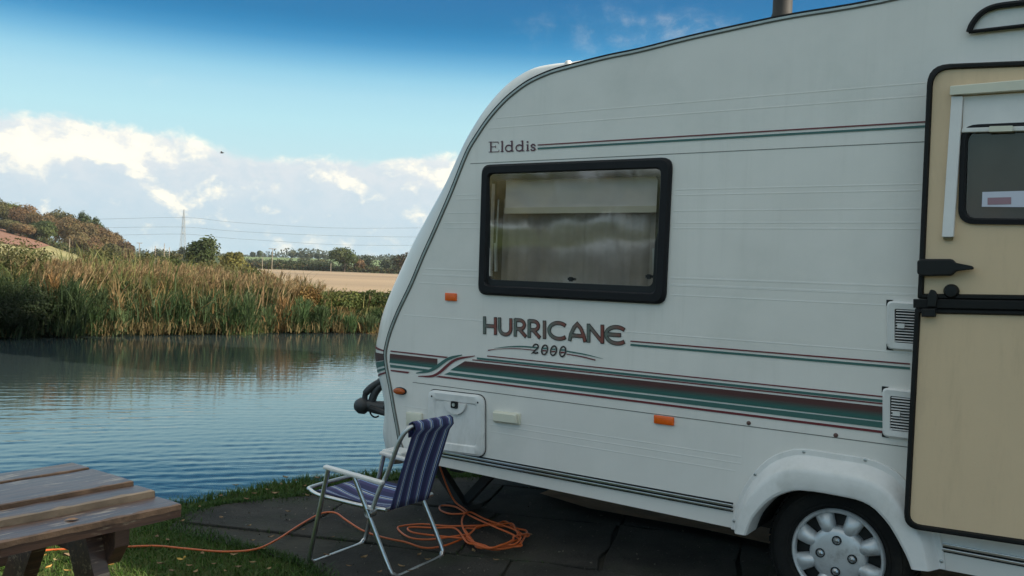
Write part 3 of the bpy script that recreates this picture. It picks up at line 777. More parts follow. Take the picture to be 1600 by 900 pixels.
word = [('H', 160, 250), ('U', 264, 357), ('R', 374, 456), ('R', 470, 553), ('I', 568, 598), ('C', 608, 742), ('A', 752, 870), ('N', 880, 994), ('E', 1003, 1152)]
def base_y(x): return 226+(x-160)*(80/990)
def top_y(x): return 112+(x-160)*(70/990)
dk = (0.03, 0.022, 0.02); gA = (0.125, 0.15, 0.13); gB = (0.22, 0.06, 0.045)
for ch, xa, xb in word:
    fm = bilin([cp(*z8(xa, base_y(xa))), cp(*z8(xb, base_y(xb))), cp(*z8(xb, top_y(xb))), cp(*z8(xa, top_y(xa)))])
    b = MB()
    for st in GL[ch]:
        stroke(b, st, 0.0200, lambda u: dk, -0.0032, fm)
    tb = lambda u: tuple(gA[j]*(1-min(1, max(0, (u-.1)/.8)))+gB[j]*min(1, max(0, (u-.1)/.8)) for j in range(3))
    for q_, st in enumerate(GL[ch]): stroke(b, st, 0.0135, tb, -0.0042-0.0002*q_, fm, cap=False)
    b.build('letter', M['letter'], caravan, local=True, fixn=False)
# digits 2000, slanted outline figures
def sl(u, v): return u+0.22*v
for ch, xa, xb, ya, yb in (('2', 500, 548, 365, 300), ('0', 562, 612, 374, 306), ('0', 624, 674, 380, 312), ('0', 688, 738, 388, 316)):
    c = [cp(*z8(xa-4, ya)), cp(*z8(xb-10, ya)), cp(*z8(xb-10, yb)), cp(*z8(xa-4, yb))]; f0 = bilin(c); fm = lambda u, v: f0(sl(u, v), v)
    b = MB()
    if ch == '2': pths = [[(.05, .72)]+arc(.48, .72, .42, .26, 170, -40)+[(.35, .22), (.02, .03), (.3, .1), (.6, .02), (1, .1)]]
    else: pths = [arc(.5, .5, .46, .48, 0, 360, 20)]
    for p in pths: stroke(b, p, 0.0075, lambda u: dk, -0.0044, fm)
    if ch == '0':
        for (va, vb, cc) in ((.34, .48, (0.16, .022, .028)), (.58, .72, (.035, .15, .14))):
            b.quad(fm(.2, va)+Vector((0, -.0040, 0)), fm(.8, va)+Vector((0, -.0040, 0)), fm(.8, vb)+Vector((0, -.0040, 0)), fm(.2, vb)+Vector((0, -.0040, 0)), cc)
    b.build('digit', M['letter'], caravan, local=True, fixn=False)
# serif maker's name
def z7(x, y_): return (720+x/3.214, 220+y_/3.214)
S = [  # letter, xa, xb, strokes (thick flag)
 ('E', 142, 195, [([(.2, 0), (.2, 1)], 1), ([(0, .02), (.95, .02)], 0), ([(0, .98), (.9, .98)], 0), ([(.2, .52), (.65, .52)], 0), ([(.95, .02), (.98, .2)], 0), ([(.9, .98), (.92, .8)], 0), ([(.65, .42), (.65, .62)], 0)]),
 ('l', 202, 217, [([(.5, 0), (.5, 1.05)], 1), ([(.0, .02), (1, .02)], 0), ([(.1, 1.0), (.5, 1.05)], 0)]),
 ('d', 224, 268, [([(.78, 0), (.78, 1.05)], 1), (arc(.42, .32, .38, .31, 0, 360, 16), .6), ([(.6, 1.0), (.78, 1.05)], 0), ([(.78, .02), (1, .03)], 0)]),
 ('d', 277, 321, [([(.78, 0), (.78, 1.05)], 1), (arc(.42, .32, .38, .31, 0, 360, 16), .6), ([(.6, 1.0), (.78, 1.05)], 0), ([(.78, .02), (1, .03)], 0)]),
 ('i', 329, 345, [([(.5, 0), (.5, .64)], 1), ([(.0, .02), (1, .02)], 0), ([(.1, .6), (.5, .64)], 0), ([(.5, .86), (.5, .96)], 1.3)]),
 ('s', 351, 378, [([(.85, .5), (.7, .62), (.4, .64), (.15, .54), (.2, .40), (.75, .26), (.88, .14), (.65, .02), (.3, .01), (.08, .14)], .7)]),
]
for ch, xa, xb, sts in S:
    fy = lambda x: 58-(x-142)*(9/236)
    ft = lambda x: 6-(x-142)*(5/236)
    fm = bilin([cp(*z7(xa, fy(xa))), cp(*z7(xb, fy(xb))), cp(*z7(xb, ft(xb))), cp(*z7(xa, ft(xa)))])
    b = MB()
    for q_, (p, th) in enumerate(sts): stroke(b, p, 0.0035+0.0055*th, lambda u: (0.10, 0.028, 0.045), -0.0032-0.0001*q_, fm)
    b.build('letter', M['letter'], caravan, local=True, fixn=False)

# ---- side window
def ring_loft(loops): # list of closed loops, same length
    b = MB(); n = len(loops[0]); k = 0
    for l in loops: b.v += [Vector(p) for p in l]
    for a in range(len(loops)-1):
        for j in range(n):
            j2 = (j+1) % n; b.face((a*n+j, a*n+j2, (a+1)*n+j2, (a+1)*n+j))
    return b
def off(l, y): return [Vector((p.x, y, p.z)) for p in l]
o0 = rrect(win, 0.05); o1 = rrect(inset(win, 0.012), 0.045); o2 = rrect(inset(win, 0.043), 0.03); o3 = rrect(inset(win, 0.049), 0.03)
window = ring_loft([off(o0, 0.002), off(o0, -0.012), off(o1, -0.026), off(o2, -0.026), off(o3, -0.016), off(o3, 0.06)]).build('side_window', M['frame'], caravan, smooth=35, local=True)
gl = MB(); gl.poly([Vector((p.x, 0.008-0.022*(p.z-wz0)/(wz1-wz0), p.z)) for p in rrect(inset(win, 0.047), 0.03)]); gl.build('pane', M['glass'], window, local=True)
gf = MB()
ii = inset(win, 0.070); ii[2] = ii[2]+Vector((0, 0, 0.008)); ii[3] = ii[3]+Vector((-0.012, 0, 0.008)); ii[0] = ii[0]+Vector((-0.012, 0, 0)); ii[0] = ii[0]-Vector((0, 0, 0.008)); ii[1] = ii[1]-Vector((0, 0, 0.008))
l0 = rrect(inset(win, 0.0485), 0.03); l1 = rrect(ii, 0.03)
ring_loft([off(l0, -0.004), off(l1, -0.001), off(l1, 0.03)]).build('inner_frame', M['black'], window, smooth=35, local=True)
# interior seen through the pane
ib = MB(); x0, x1 = win[3].x+0.05, win[1].x-0.05
ib.box((x0-0.03, 0.03, wz0-0.05), (x1+0.25, 0.9, wz1+0.06))
ib.f.pop(2); ib.c.pop(2)
ib.build('cabin_interior', M['inside'], caravan, local=True)
bl = MB(); zb_ = cp(900, 322).z; bl.box((x0+0.06, 0.045, zb_), (x1-0.03, 0.052, wz1-0.05)); blind = bl.build('blind', M['blind'], window, local=True)
bl = MB(); bl.box((x0+0.06, 0.038, zb_-0.03), (x1-0.03, 0.058, zb_)); bl.build('blind_rail', M['cream_plastic'], window, local=True)
def curtain(xa, xb, tag_):
    b = MB(); rws = []
    for z in np.linspace(wz0+0.05, zb_+0.05, 5):
        rws.append([Vector((xa+(xb-xa)*k/40, 0.085+0.004*tag_+0.007*math.sin(k*1.15+tag_)+0.003*math.sin(k*2.7), z)) for k in range(41)])
    b.grid(rws); b.build('curtain', M['net'], window, smooth=80, local=True)
xm = x0+(x1-x0)*0.52
curtain(x0+0.02, xm+0.01, 0.3); curtain(xm+0.0, x1-0.02, 1.3)
# window stays and catches
for pa, pb in (((779, 312), (774, 420)), ((1031, 300), (1022, 428))):
    b = MB(); b.tube([cp(*pa, 0.012), cp(*pb, 0.012)], 0.0045, 8); b.build('stay', M['alu_dull'], window, smooth=40, local=True)
    b = MB(); b.tube([cp(pb[0], pb[1]-40, 0.016), cp(pb[0]+1, pb[1]+4, 0.016)], 0.009, 8); b.build('stay_sleeve', M['alu_dull'], window, smooth=40, local=True)
for pxy in ((893, 436), (1015, 432)):
    b = MB(); c0 = cp(*pxy, 0.008); b.box((c0.x-0.018, 0.002, c0.z-0.006), (c0.x+0.02, 0.02, c0.z+0.006)); b.box((c0.x-0.008, -0.004, c0.z-0.012), (c0.x+0.008, 0.006, c0.z+0.01)); b.build('catch', M['black'], window, local=True)

# ---- reflectors, lamps, sockets
def plate(name, px4, y0, y1, m_, rad=0.006, par=caravan, bev=0.003):
    l = rrect(cpl(px4), rad, 3); li = rrect(inset(cpl(px4), min(0.006, abs(y1)*0.6)), rad, 3)
    b = ring_loft([off(l, y0), off(l, y1+0.25*(y0-y1)), off(li, y1)]); k = len(b.v); n = len(li)
    b.face([k-n+i for i in range(n)]); return b.build(name, m_, par, smooth=35, local=True)
plate('reflector', [(697, 457.5), (714, 458.5), (714, 470.5), (697, 469.5)], 0, -0.012, M['orange_lens'], 0.002)
plate('reflector', [(1023, 648), (1053.5, 652), (1053.5, 665), (1023, 661)], 0, -0.012, M['orange_lens'], 0.003)
b = MB(); c0 = cp(627, 611); 
for nm, sx, sz, dy, m_ in (('lamp_base', .044, .021, -.01, M['black']), ('marker_lens', .038, .017, -.03, M['amber_lens'])):
    b = MB(); rws = []
    for t, k in ((0, 1), (dy*0.7, 0.98), (dy*0.93, 0.8), (dy, 0.4), (dy, 0.02)):
        rws.append([Vector((c0.x-0.004+sx*k*math.cos(2*math.pi*j/20), t, c0.z+sz*k*math.sin(2*math.pi*j/20))) for j in range(20)])
    b.grid(rws, None, True); b.build(nm, m_, caravan, smooth=50, local=True)
plate('water_socket', [(637, 643), (661, 646), (661, 667), (637, 664)], 0, -0.016, M['cream_plastic'], 0.004)
plate('socket_cover', [(774, 642), (811, 646.5), (811, 662), (774, 657.5)], 0, -0.03, M['cream_plastic'], 0.006)
plate('socket_base', [(772, 641), (814, 646), (814, 664), (772, 659.5)], 0.0, -0.008, M['cream_plastic'], 0.006)
for pxy in ((1170, 661), (1306, 680)):
    b = MB(); b.lathe([(0.009, 0), (0.009, 0.003), (0.006, 0.006), (0.0, 0.007)], cp(*pxy), (0, -1, 0), 12); b.build('screw', mat('rusty_screw', (0.12, 0.06, 0.05), 0.6), caravan, smooth=40, local=True)
# ---- gas locker door
Lk = [(671, 608), (759, 618), (759, 714), (671, 702)]
lk = cpl(Lk); l0 = rrect(lk, 0.05, 6); l1 = rrect(inset(lk, 0.012), 0.045, 6); l2 = rrect(inset(lk, 0.045), 0.02, 6); l3 = rrect(inset(lk, 0.052), 0.018, 6)
bk = ring_loft([off(rrect(inset(lk, -0.004), 0.05, 6), -0.003), off(l0, -0.003)]); bk.build('locker_seal', M['black'], caravan, local=True)
bk = ring_loft([off(l0, 0.0), off(l0, -0.014), off(l1, -0.022), off(l2, -0.019), off(l3, -0.012)]); n = len(l3); k = len(bk.v); bk.face([k-n+i for i in range(n)])
locker = bk.build('locker_door', M['plastic'], caravan, smooth=35, local=True)
c0 = cp(712, 632, -0.014)
b = MB(); pts = [c0+Vector((0.072*math.cos(R_(a)), 0, 0.01+0.062*math.sin(R_(a)))) for a in range(180, 361, 15)]
b.poly([p for p in pts], depth=(0, -0.012, 0)); b.build('lock_surround', M['plastic'], locker, local=True, bevel=0.003)
b = MB(); c1 = cp(710.5, 632.5, -0.026); b.poly(rrect([c1+Vector(v) for v in ((-.022, 0, .018), (.022, 0, .018), (.022, 0, -.018), (-.022, 0, -.018))], 0.008, 3), depth=(0, -0.006, 0)); b.build('lock_plate', M['black'], locker, local=True)
b = MB(); b.lathe([(0.009, 0), (0.009, 0.004), (0, 0.004)], c1+Vector((-.002, -.006, 0)), (0, -1, 0), 14); b.build('keyhole', M['alu'], locker, local=True)
for pxy in ((675, 619), (747, 629)):
    b = MB(); b.lathe([(0.006, 0), (0.005, 0.004), (0, 0.005)], cp(*pxy, -0.018), (0, -1, 0), 10); b.build('screw', M['dark'], locker, local=True)
# ---- wheel arch moulding
rws = []
N = len(AI)
for i in range(N):
    a, o = AI[i], AO[i]; d = a-o
    fin = min(1, i/3, (N-1-i)/3)
    prof5 = [(0, -0.001), (0.0, -0.007), (0.02, -0.009), (0.15, -0.010), (0.19, -0.014), (0.24, -0.024), (0.40, -0.060), (0.46, -0.067), (0.55, -0.070), (0.90, -0.073), (0.97, -0.068), (1.0, -0.055), (1.0, 0.05)]
    rws.append([o+d*u+Vector((0, y_, 0)) for u, y_ in prof5])
b = MB(); b.grid(rws)
for e_ in (rws[0], rws[-1]):
    k = len(b.v); b.v += [p for p in e_]; b.face(list(range(k, k+len(e_))))
archo = b.build('wheel_arch', M['plastic'], caravan, smooth=28, local=True)
for pxy in ((1147, 814), (1180, 741), (1256, 706), (1352, 719), (1471, 877)):
    b = MB(); b.lathe([(0.007, 0), (0.006, 0.003), (0.004, 0.004), (0.0, 0.004)], cp(*pxy, -0.009), (0, -1, 0), 12); b.build('screw', M['alu_dull'], archo, smooth=40, local=True)
# dark liner inside the arch
b = MB(); b.grid([[p+Vector((0, 0.052, 0)) for p in AI], [p+Vector((0, 0.30, 0)) for p in AI]]); b.poly([p+Vector((0, 0.30, 0)) for p in AI]); b.build('wheel_well', M['dark'], caravan, local=True)
# ---- wheel
WC = CI @ hubw; WC.y = 0.035
TR = 0.285
wheel = thing('wheel', None, None); del_keys = [k for k in wheel.keys()]
wheel.parent = caravan; wheel.location = (WC.x, WC.y, WC.z); 
b = MB(); b.lathe([(0.178, 0.01), (0.185, -0.012), (0.196, -0.018), (0.198, -0.022), (0.203, -0.022), (0.205, -0.018), (0.225, -0.023), (0.245, -0.022), (0.247, -0.018), (0.255, -0.017), (0.257, -0.013), (0.268, -0.006), (0.281, 0.015), (TR, 0.04), (TR, 0.15), (0.27, 0.18), (0.2, 0.19)], (0, 0, 0), (0, 1, 0), 56); b.build('tyre', M['tyre'], wheel, smooth=40, local=True)
tr = MB()
for j in range(56):
    a = 2*math.pi*j/56
    for y0 in (0.02, 0.085):
        Mx = Matrix.Rotation(a, 4, 'Y') @ Matrix.Translation((0, y0, TR-0.002)); tr.box((-0.011, 0, 0), (0.011, 0.055, 0.006), Mx)
tr.build('tread_blocks', M['tyre'], wheel, local=True)
tag(wheel.children[-1], kind='stuff')
HR = 0.183
b = MB(); b.lathe([(HR, 0.012), (HR, -0.014), (HR-0.006, -0.022), (HR-0.014, -0.020), (HR-0.018, -0.010), (HR-0.018, 0.0)], (0, 0, 0), (0, 1, 0), 64)
b.build('rim', M['hub'], wheel, smooth=40, local=True)
b = MB(); b.lathe([(HR-0.01, 0.03), (0.0, 0.03)], (0, 0, 0), (0, 1, 0), 40); b.build('rim_disc', M['dark'], wheel, local=True)
hc = MB(); hc.lathe([(0.110, 0.03), (0.110, -0.012), (0.103, -0.022), (0.085, -0.028), (0.05, -0.032), (0.0, -0.033)], (0, 0, 0), (0, 1, 0), 56)
for k in range(8):
    A = R_(22.5+45*k); dirr = Vector((math.cos(A), 0, math.sin(A))); tan = Vector((-math.sin(A), 0, math.cos(A)))
    rws = []
    for r_, w_, y_ in ((0.088, 0.020, -0.020), (0.100, 0.026, -0.030), (0.118, 0.031, -0.036), (0.14, 0.034, -0.034), (0.158, 0.037, -0.025), (0.172, 0.040, -0.012)):
        rws.append([dirr*r_+tan*(w_*math.cos(R_(t)))+Vector((0, 0.012+(y_-0.012)*math.sin(R_(t))**0.7, 0)) for t in range(0, 181, 18)])
    hc.grid(rws)
hub = hc.build('hubcap', M['hub'], wheel, smooth=50, local=True)
for k in range(4):
    A = R_(90*k); p = Vector((0.062*math.cos(A), -0.031, 0.062*math.sin(A)))
    b = MB(); b.lathe([(0.0185, 0.006), (0.0185, -0.004), (0.0145, -0.004), (0.0145, 0.004)], p, (0, 1, 0), 20); b.build('nut_well', M['black'], hub, local=True)
    b = MB(); b.lathe([(0.0135, 0.004), (0.0125, -0.006), (0.007, -0.011), (0, -0.012)], p, (0, 1, 0), 6); b.build('nut_cap', M['alu'], hub, local=True)
for k in del_keys:
    if k in wheel.keys(): del wheel[k]
b = MB(); b.tube([Vector((WC.x, 0.12, WC.z)), Vector((WC.x, BW-0.12, WC.z))], 0.03, 10); b.build('axle', M['dark'], caravan, smooth=40, local=True)
b = MB(); b.lathe([(0.17, 0.0), (0.2, -0.01), (0.27, 0.0), (TR, 0.03), (TR, 0.14), (0.27, 0.17), (0.0, 0.17)], (WC.x, BW-0.22, WC.z), (0, 1, 0), 36); b.build('far_wheel', M['tyre'], caravan, smooth=40, local=True)
# ---- chassis, steadies, drawbar, hitch
b = MB(); b.box((-2.0, 0.35, skirt_z-0.09), (2.4, 0.40, skirt_z+0.03)); b.box((-2.0, BW-0.40, skirt_z-0.09), (2.4, BW-0.35, skirt_z+0.03)); b.build('chassis_rail', M['dark'], caravan, local=True)
for y_ in (0.42, BW-0.42):
    st = MB(); xq = cp(720, 760, y_).x
    st.bar((xq-0.30, y_, skirt_z), (xq+0.02, y_, 0.03), 0.05, 0.05, (0, 1, 0)); st.bar((xq+0.30, y_+.03, skirt_z), (xq+0.02, y_+.03, 0.05), 0.05, 0.04, (0, 1, 0)); st.bar((xq-0.02, y_+0.01, skirt_z), (xq-0.02, y_+0.01, 0.22), 0.08, 0.08, (0, 1, 0))
    st.box((xq-0.06, y_-0.06, 0.02), (xq+0.10, y_+0.09, 0.045)); st.build('corner_steady', M['dark'], caravan, local=True)
hp = at(577, 634, 6.3); hl = CI @ hp
b = MB()
for y_ in (0.5, BW-0.5): b.tube([Vector((-1.9, y_, skirt_z-0.03)), Vector((hl.x+0.04, hl.y+0.02*(1 if y_ > 1 else -1), hl.z-0.01))], 0.022, 8)
b.build('drawbar', M['dark'], caravan, smooth=40, local=True)
hm = mat('grey_cast_metal', (0.05, 0.052, 0.055), 0.5, 0.3)
def hp_(px, py): return CI @ at(px, py, 6.3)
b = MB(); b.tube([hp_(600, 638), hp_(585, 636), hp_(573, 633)], [0.052, 0.045, 0.042], 12)
b.lathe([(0, -0.055), (0.04, -0.045), (0.058, -0.015), (0.058, 0.02), (0.03, 0.05), (0, 0.055)], hp_(566, 634), (1, 0.2, 0), 16); b.build('coupling_head', hm, caravan, smooth=50, local=True)
b = MB(); b.tube(smooth_path([hp_(570, 628), hp_(571, 616), hp_(578, 607), hp_(588, 600), hp_(596, 596)], 5), [0.02]*6+[0.026]*12+[0.03]*3, 10); b.tube(smooth_path([hp_(580, 632), hp_(584, 618), hp_(590, 608), hp_(597, 602)], 4), 0.028, 8); b.build('coupling_handle', hm, caravan, smooth=50, local=True)
b = MB(); b.tube(smooth_path([hp_(577, 640), hp_(580, 648), hp_(586, 652), hp_(592, 650)], 4), 0.006, 6); b.build('breakaway_cable', M['black'], caravan, local=True)
# low white step/panel under the nose
b = MB(); q0 = CI @ at(604, 706, 4.75); b.box((q0.x-0.02, q0.y-0.02, q0.z-0.03), (q0.x+0.12, q0.y+0.10, q0.z+0.015)); b.build('nose_fairing', M['plastic'], caravan, local=True, bevel=0.01)

# ---- fridge vents
def vent(px4, nsl):
    q4 = cpl(px4); l = rrect(q4, 0.02, 4); l2 = rrect(inset(q4, 0.028), 0.008, 4)
    v = ring_loft([off(l, 0), off(l, -0.012), off(rrect(inset(q4, 0.006), 0.018, 4), -0.018), off(l2, -0.016), off(l2, -0.004)]).build('fridge_vent', M['plastic'], caravan, smooth=35, local=True)
    b = MB(); b.poly(off(l2, -0.0035)); b.build('vent_back', M['black'], v, local=True)
    ii = inset(q4, 0.028); zt = ii[0].z; zb = ii[3].z
    for k in range(nsl):
        z = zt+(zb-zt)*(k+0.5)/nsl; hgt_ = (zt-zb)/nsl
        b = MB(); b.hexa([Vector((x, y_, zz)) for zz, ys in ((z-hgt_*0.20, (-0.017, -0.012)), (z+hgt_*0.16, (-0.010, -0.005))) for y_ in ys for x in (ii[3].x, ii[1].x)]); b.build('slat', M['plastic'], v, local=True)
    b = MB(); xx = ii[0].x+0.035; zz = (zt+zb)/2; b.box((xx-0.022, -0.020, zz-0.009), (xx+0.004, -0.012, zz+0.009)); b.build('vent_catch', M['plastic'], v, local=True)
    for p in (q4[0], q4[3]):
        b = MB(); s_ = 1 if p is q4[3] else -1; b.poly([Vector((p.x-0.004, -0.004, p.z+0.02*s_)), Vector((p.x+0.022, -0.004, p.z-0.004*s_)), Vector((p.x-0.004, -0.004, p.z-0.004*s_))]); b.build('vent_corner', M['black'], v, local=True)
vent([(1387, 470), (1520, 478), (1520, 556), (1387, 545)], 12)
vent([(1380, 605), (1512, 620), (1512, 698), (1380, 681)], 12)

# ---- open stable door lying back against the side
DY = -0.092
dpx = [(1449, 102), (1680, 93), (1666, 866), (1412, 822)]
splitL, splitR = (1429, 475), (1680, 478)
dtop = [(1450, 101.5), (1685, 92), (1680, 471), (1434, 467)]
dbot = [(1430, 481), (1680, 486), (1668, 862), (1412, 824)]
def rr_each(c4, rad, n=6):
    out = []
    for i in range(4):
        p = c4[i]; r = rad[i]
        if r == 0: out += [p]*(n+1); continue
        a = (c4[i-1]-p).normalized(); bb = (c4[(i+1) % 4]-p).normalized(); A = p+a*r; B = p+bb*r
        for k in range(n+1):
            t = k/n; out.append(A*(1-t)**2+p*2*t*(1-t)+B*t*t)
    return out
def door(name, px4, rad, hole=None):
    c4 = cpl(px4, DY); lo = rr_each(c4, rad); li = rr_each(inset(c4, 0.020), [max(r-0.015, 0.001) for r in rad])
    b = MB()
    if hole: b.poly(off(li, DY), [off(hole, DY)])
    else: b.poly(off(li, DY))
    d = b.build(name, M['cream'], caravan, local=True)
    ring_loft([off(lo, DY+0.045), off(lo, DY-0.006), off(rr_each(inset(c4, 0.006), rad), DY-0.012), off(rr_each(inset(c4, 0.015), rad), DY-0.012), off(li, DY-0.004), off(li, DY+0.002)]).build('door_seal', M['rubber'], d, smooth=40, local=True)
    b = MB(); b.poly(off(lo, DY+0.046)); b.build('door_skin', M['body'], d, local=True)
    return d, c4
dwpx = [(1502, 196), (1640, 190), (1640, 352), (1497, 350)]
dw = cpl(dwpx, DY)
hole = rr_each(inset(dw, 0.02), [.03]*4)
du, duc = door('upper_door', dtop, [0.075, 0.07, 0.01, 0.01], hole)
dl, dlc = door('lower_door', dbot, [0.008, 0.01, 0.06, 0.055])
ow = rr_each(dw, [.055]*4); iw = rr_each(inset(dw, 0.022), [.04]*4)
dwin = ring_loft([off(ow, DY-0.001), off(ow, DY-0.010), off(rr_each(inset(dw, .016), [.045]*4), DY-0.012), off(iw, DY-0.006), off(iw, DY+0.02)]).build('door_window', M['frame'], caravan, smooth=35, local=True)
dwin.parent = du
b = MB(); b.poly(off(iw, DY+0.006)); b.build('pane', M['door_glass'], dwin, local=True)
b = MB(); b.poly(off(iw, DY+0.035)); b.build('pane_backing', M['inside'], dwin, local=True)
st_ = [(1535, 300), (1640, 297), (1640, 324), (1534, 323)]
b = MB(); b.poly(cpl(st_, DY+0.003)); b.build('sticker', M['print_paper'], dwin, local=True)
b = MB(); b.poly(cpl([(1543, 309), (1580, 308), (1580, 319), (1543, 320)], DY+0.002)); b.build('sticker_print', M['print_red'], dwin, local=True)
# blind over the door window
b = MB(); q4 = cpl([(1487, 139), (1660, 130), (1660, 143), (1487, 152)], DY); 
for lst, m_, nm, y0, y1 in (
    ([(1487, 137), (1660, 122), (1660, 139), (1486, 151)], M['cream_plastic'], 'blind_cassette', 0, -0.035),
    ([(1488, 152), (1506, 152), (1491, 371), (1473, 371)], M['blind'], 'blind_rail', 0, -0.022),
    ([(1506, 151), (1660, 142), (1660, 196), (1504, 201)], M['blind'], 'blind_fabric', 0, -0.008),
    ([(1504, 201), (1660, 196), (1660, 204), (1503, 208)], M['plastic'], 'blind_bar', 0, -0.016),
    ([(1547, 199), (1584, 198), (1584, 207), (1546, 208)], M['cream_plastic'], 'blind_pull', 0, -0.028),
    ([(1474, 371.5), (1490, 371.5), (1489, 375), (1475, 375)], mat('gold_cap', (0.2, 0.15, 0.06), 0.5), 'rail_end_cap', 0, -0.014)):
    c4 = [Vector((p.x, DY, p.z)) for p in cpl(lst, DY)]
    b = MB(); b.poly(c4, depth=(0, y1, 0)); b.build(nm, m_, du, local=True, bevel=0.003)
# handle, knob, catches
b = MB(); b.poly([Vector((p.x, DY-0.012, p.z)) for p in cpl([(1436, 408), (1443, 405), (1490, 405), (1496, 411), (1522, 416), (1524, 421), (1496, 424), (1490, 431), (1443, 432), (1436, 428)], DY)], depth=(0, -0.03, 0)); b.build('door_handle', M['black'], du, local=True, bevel=0.006)
b = MB(); b.lathe([(0.026, 0), (0.026, 0.012), (0.02, 0.022), (0, 0.024)], cp(1487, 455, DY), (0, -1, 0), 24); b.build('knob', M['black'], du, smooth=40, local=True)
b = MB(); b.poly([Vector((p.x, DY-0.010, p.z)) for p in cpl([(1451, 480), (1451, 462), (1456, 452), (1463, 454), (1467, 463), (1464, 480)], DY)], depth=(0, -0.018, 0)); b.build('catch', M['black'], dl, local=True, bevel=0.004)
b = MB(); b.poly([Vector((p.x, DY-0.010, p.z)) for p in cpl([(1442, 482), (1464, 482), (1464, 495), (1442, 495)], DY)], depth=(0, -0.022, 0)); b.build('catch', M['black'], dl, local=True, bevel=0.004)
b = MB(); b.poly([Vector((p.x, DY-0.008, p.z)) for p in cpl([(1428, 467), (1690, 471), (1690, 486), (1428, 481)], DY)], depth=(0, -0.008, 0)); b.build('draught_strip', M['rubber'], du, local=True, bevel=0.003)

# ------------------------------------------------------------------ deck chair
fA = gp(481, 886); fB = gp(614, 909); gA_ = gp(567, 850); gB_ = gp(698, 874)
Wv = ((gA_-fA)+(gB_-fB))/2; Wv.z = 0
pn = Vector(((fB-fA).y, -(fB-fA).x, 0)).normalized()
def ch(px, py, k=0.0): return on_plane(px, py, fA+Wv*k, pn)
chair = thing('folding_chair', 'folding aluminium garden chair with navy striped canvas on the paving', 'chair', ((fA+gB_)/2).to_tuple())
TR_ = 0.011
def uframe(top, foot):
    ft = foot+Vector((0, 0, 0.012)); pts = [top]
    d = (top-ft).normalized(); wv = Wv.normalized(); r = 0.05
    pts += [ft+d*0.3, ft+d*r, ft+d*r*0.3+wv*r*0.3, ft+wv*r]
    f2 = ft+Wv; t2 = top+Wv
    pts += [ft+Wv*0.5, f2-wv*r, f2+d*r*0.3-wv*r*0.3, f2+d*r, f2+d*0.3, t2]
    return smooth_path(pts, 5)
topA = ch(513, 733); topB = ch(553, 744)
b = MB(); b.tube(uframe(topA, fA), TR_, 10); b.build('front_leg_frame', M['alu'], chair, smooth=50)
b = MB(); b.tube(uframe(topB, fB), TR_, 10); b.build('rear_leg_frame', M['alu'], chair, smooth=50)
# back frame : inverted U
kN, kF = 0.06, 0.84
nearB = [ch(580, 802, kN-.04), ch(591, 770, kN-.02), ch(606, 738, kN), ch(618, 705, kN), ch(627, 684, kN), ch(637, 671, kN+.03), ch(650, 664, kN+.12)]
tn = nearB[-1]; tf = ch(698, 656, .78)
farB = [p+Wv*(kF-kN) for p in nearB[:-1]]
tf2 = tf
farB[-1] = tf2+(nearB[-2]-tn)+Wv*0.07
path = nearB+[tn+Wv*0.3, tf2]+farB[::-1]
b = MB(); b.tube(smooth_path(path, 5), TR_, 10); b.build('back_frame', M['alu_dull'], chair, smooth=50)
# seat frame
sN = [ch(603, 797, .06), ch(560, 789, .04), ch(520, 779, .03), ch(497, 773, .03), ch(486, 766, .06)]
WS = Wv*0.88
sF = [p+WS for p in sN]
front = [sN[-1]+Wv*0.08+(sN[-1]-sN[-2])*0.5, sN[-1]+WS-Wv*0.08+(sN[-1]-sN[-2])*0.5]
b = MB(); b.tube(smooth_path(sN+front+sF[::-1], 5), 0.0095, 10); b.tube([sN[0], sN[0]+WS], 0.0095, 8); b.build('seat_frame', M['alu'], chair, smooth=50)
for k in (0, 1):
    a = ch(507, 729)+Wv*k; e = ch(599, 755)+Wv*k
    b = MB(); b.bar(a, e, 0.032, 0.016); b.build('armrest', M['plastic'], chair, bevel=0.005)
    a = ch(579, 801)+Wv*k; b = MB(); b.lathe([(0.02, -0.02), (0.02, 0.02), (0, 0.022)], a, Wv, 12); b.build('pivot', M['alu_dull'], chair, smooth=40)
# canvas
def cloth(name, rowsP):
    b = MB(); nr, nc = len(rowsP), len(rowsP[0]); k = 0
    for r in rowsP: b.v += r
    for i in range(nr-1):
        for j in range(nc-1):
            b.face((i*nc+j, i*nc+j+1, (i+1)*nc+j+1, (i+1)*nc+j))
            b.uv += [(j/(nc-1), i/(nr-1)), ((j+1)/(nc-1), i/(nr-1)), ((j+1)/(nc-1), (i+1)/(nr-1)), (j/(nc-1), (i+1)/(nr-1))]
    o = b.build(name, M['canvas'], chair, smooth=70, fixn=False)
    md = o.modifiers.new('thickness', 'SOLIDIFY'); md.thickness = 0.004
    return o
bt0 = ch(644, 665, .11); bt1 = ch(703, 654, .80); bb0 = ch(605, 796, .06); bb1 = ch(665, 779, .80)
rowsB = []
upb = Vector((0, 0, 1)); thick = pn*0.014
def backpt(u, v):
    p = (bt0*(1-u)+bt1*u)*(1-v)+(bb0*(1-u)+bb1*u)*v
    return p+pn.cross(Vector((0, 0, 1)))*(0.0)
fwd = (fA-fB).normalized()
for u_, dz, df in ((0, -0.055, 0.014), (0, -0.02, 0.016), (0, 0.006, 0.013), (0, 0.014, 0.0), (0, 0.006, -0.013), (0, -0.02, -0.018)):
    rowsB.append([bt0.lerp(bt1, j/16)+Vector((0, 0, dz))+fwd*df for j in range(17)])
for v in np.linspace(0.12, 1.0, 10):
    rowsB.append([backpt(j/16, v)-fwd*(0.012-0.014*math.sin(math.pi*v)*math.sin(math.pi*j/16)) for j in range(17)])
cloth('back_canvas', rowsB)
rowsS = []
s0, s1 = sN[0], sN[-1]
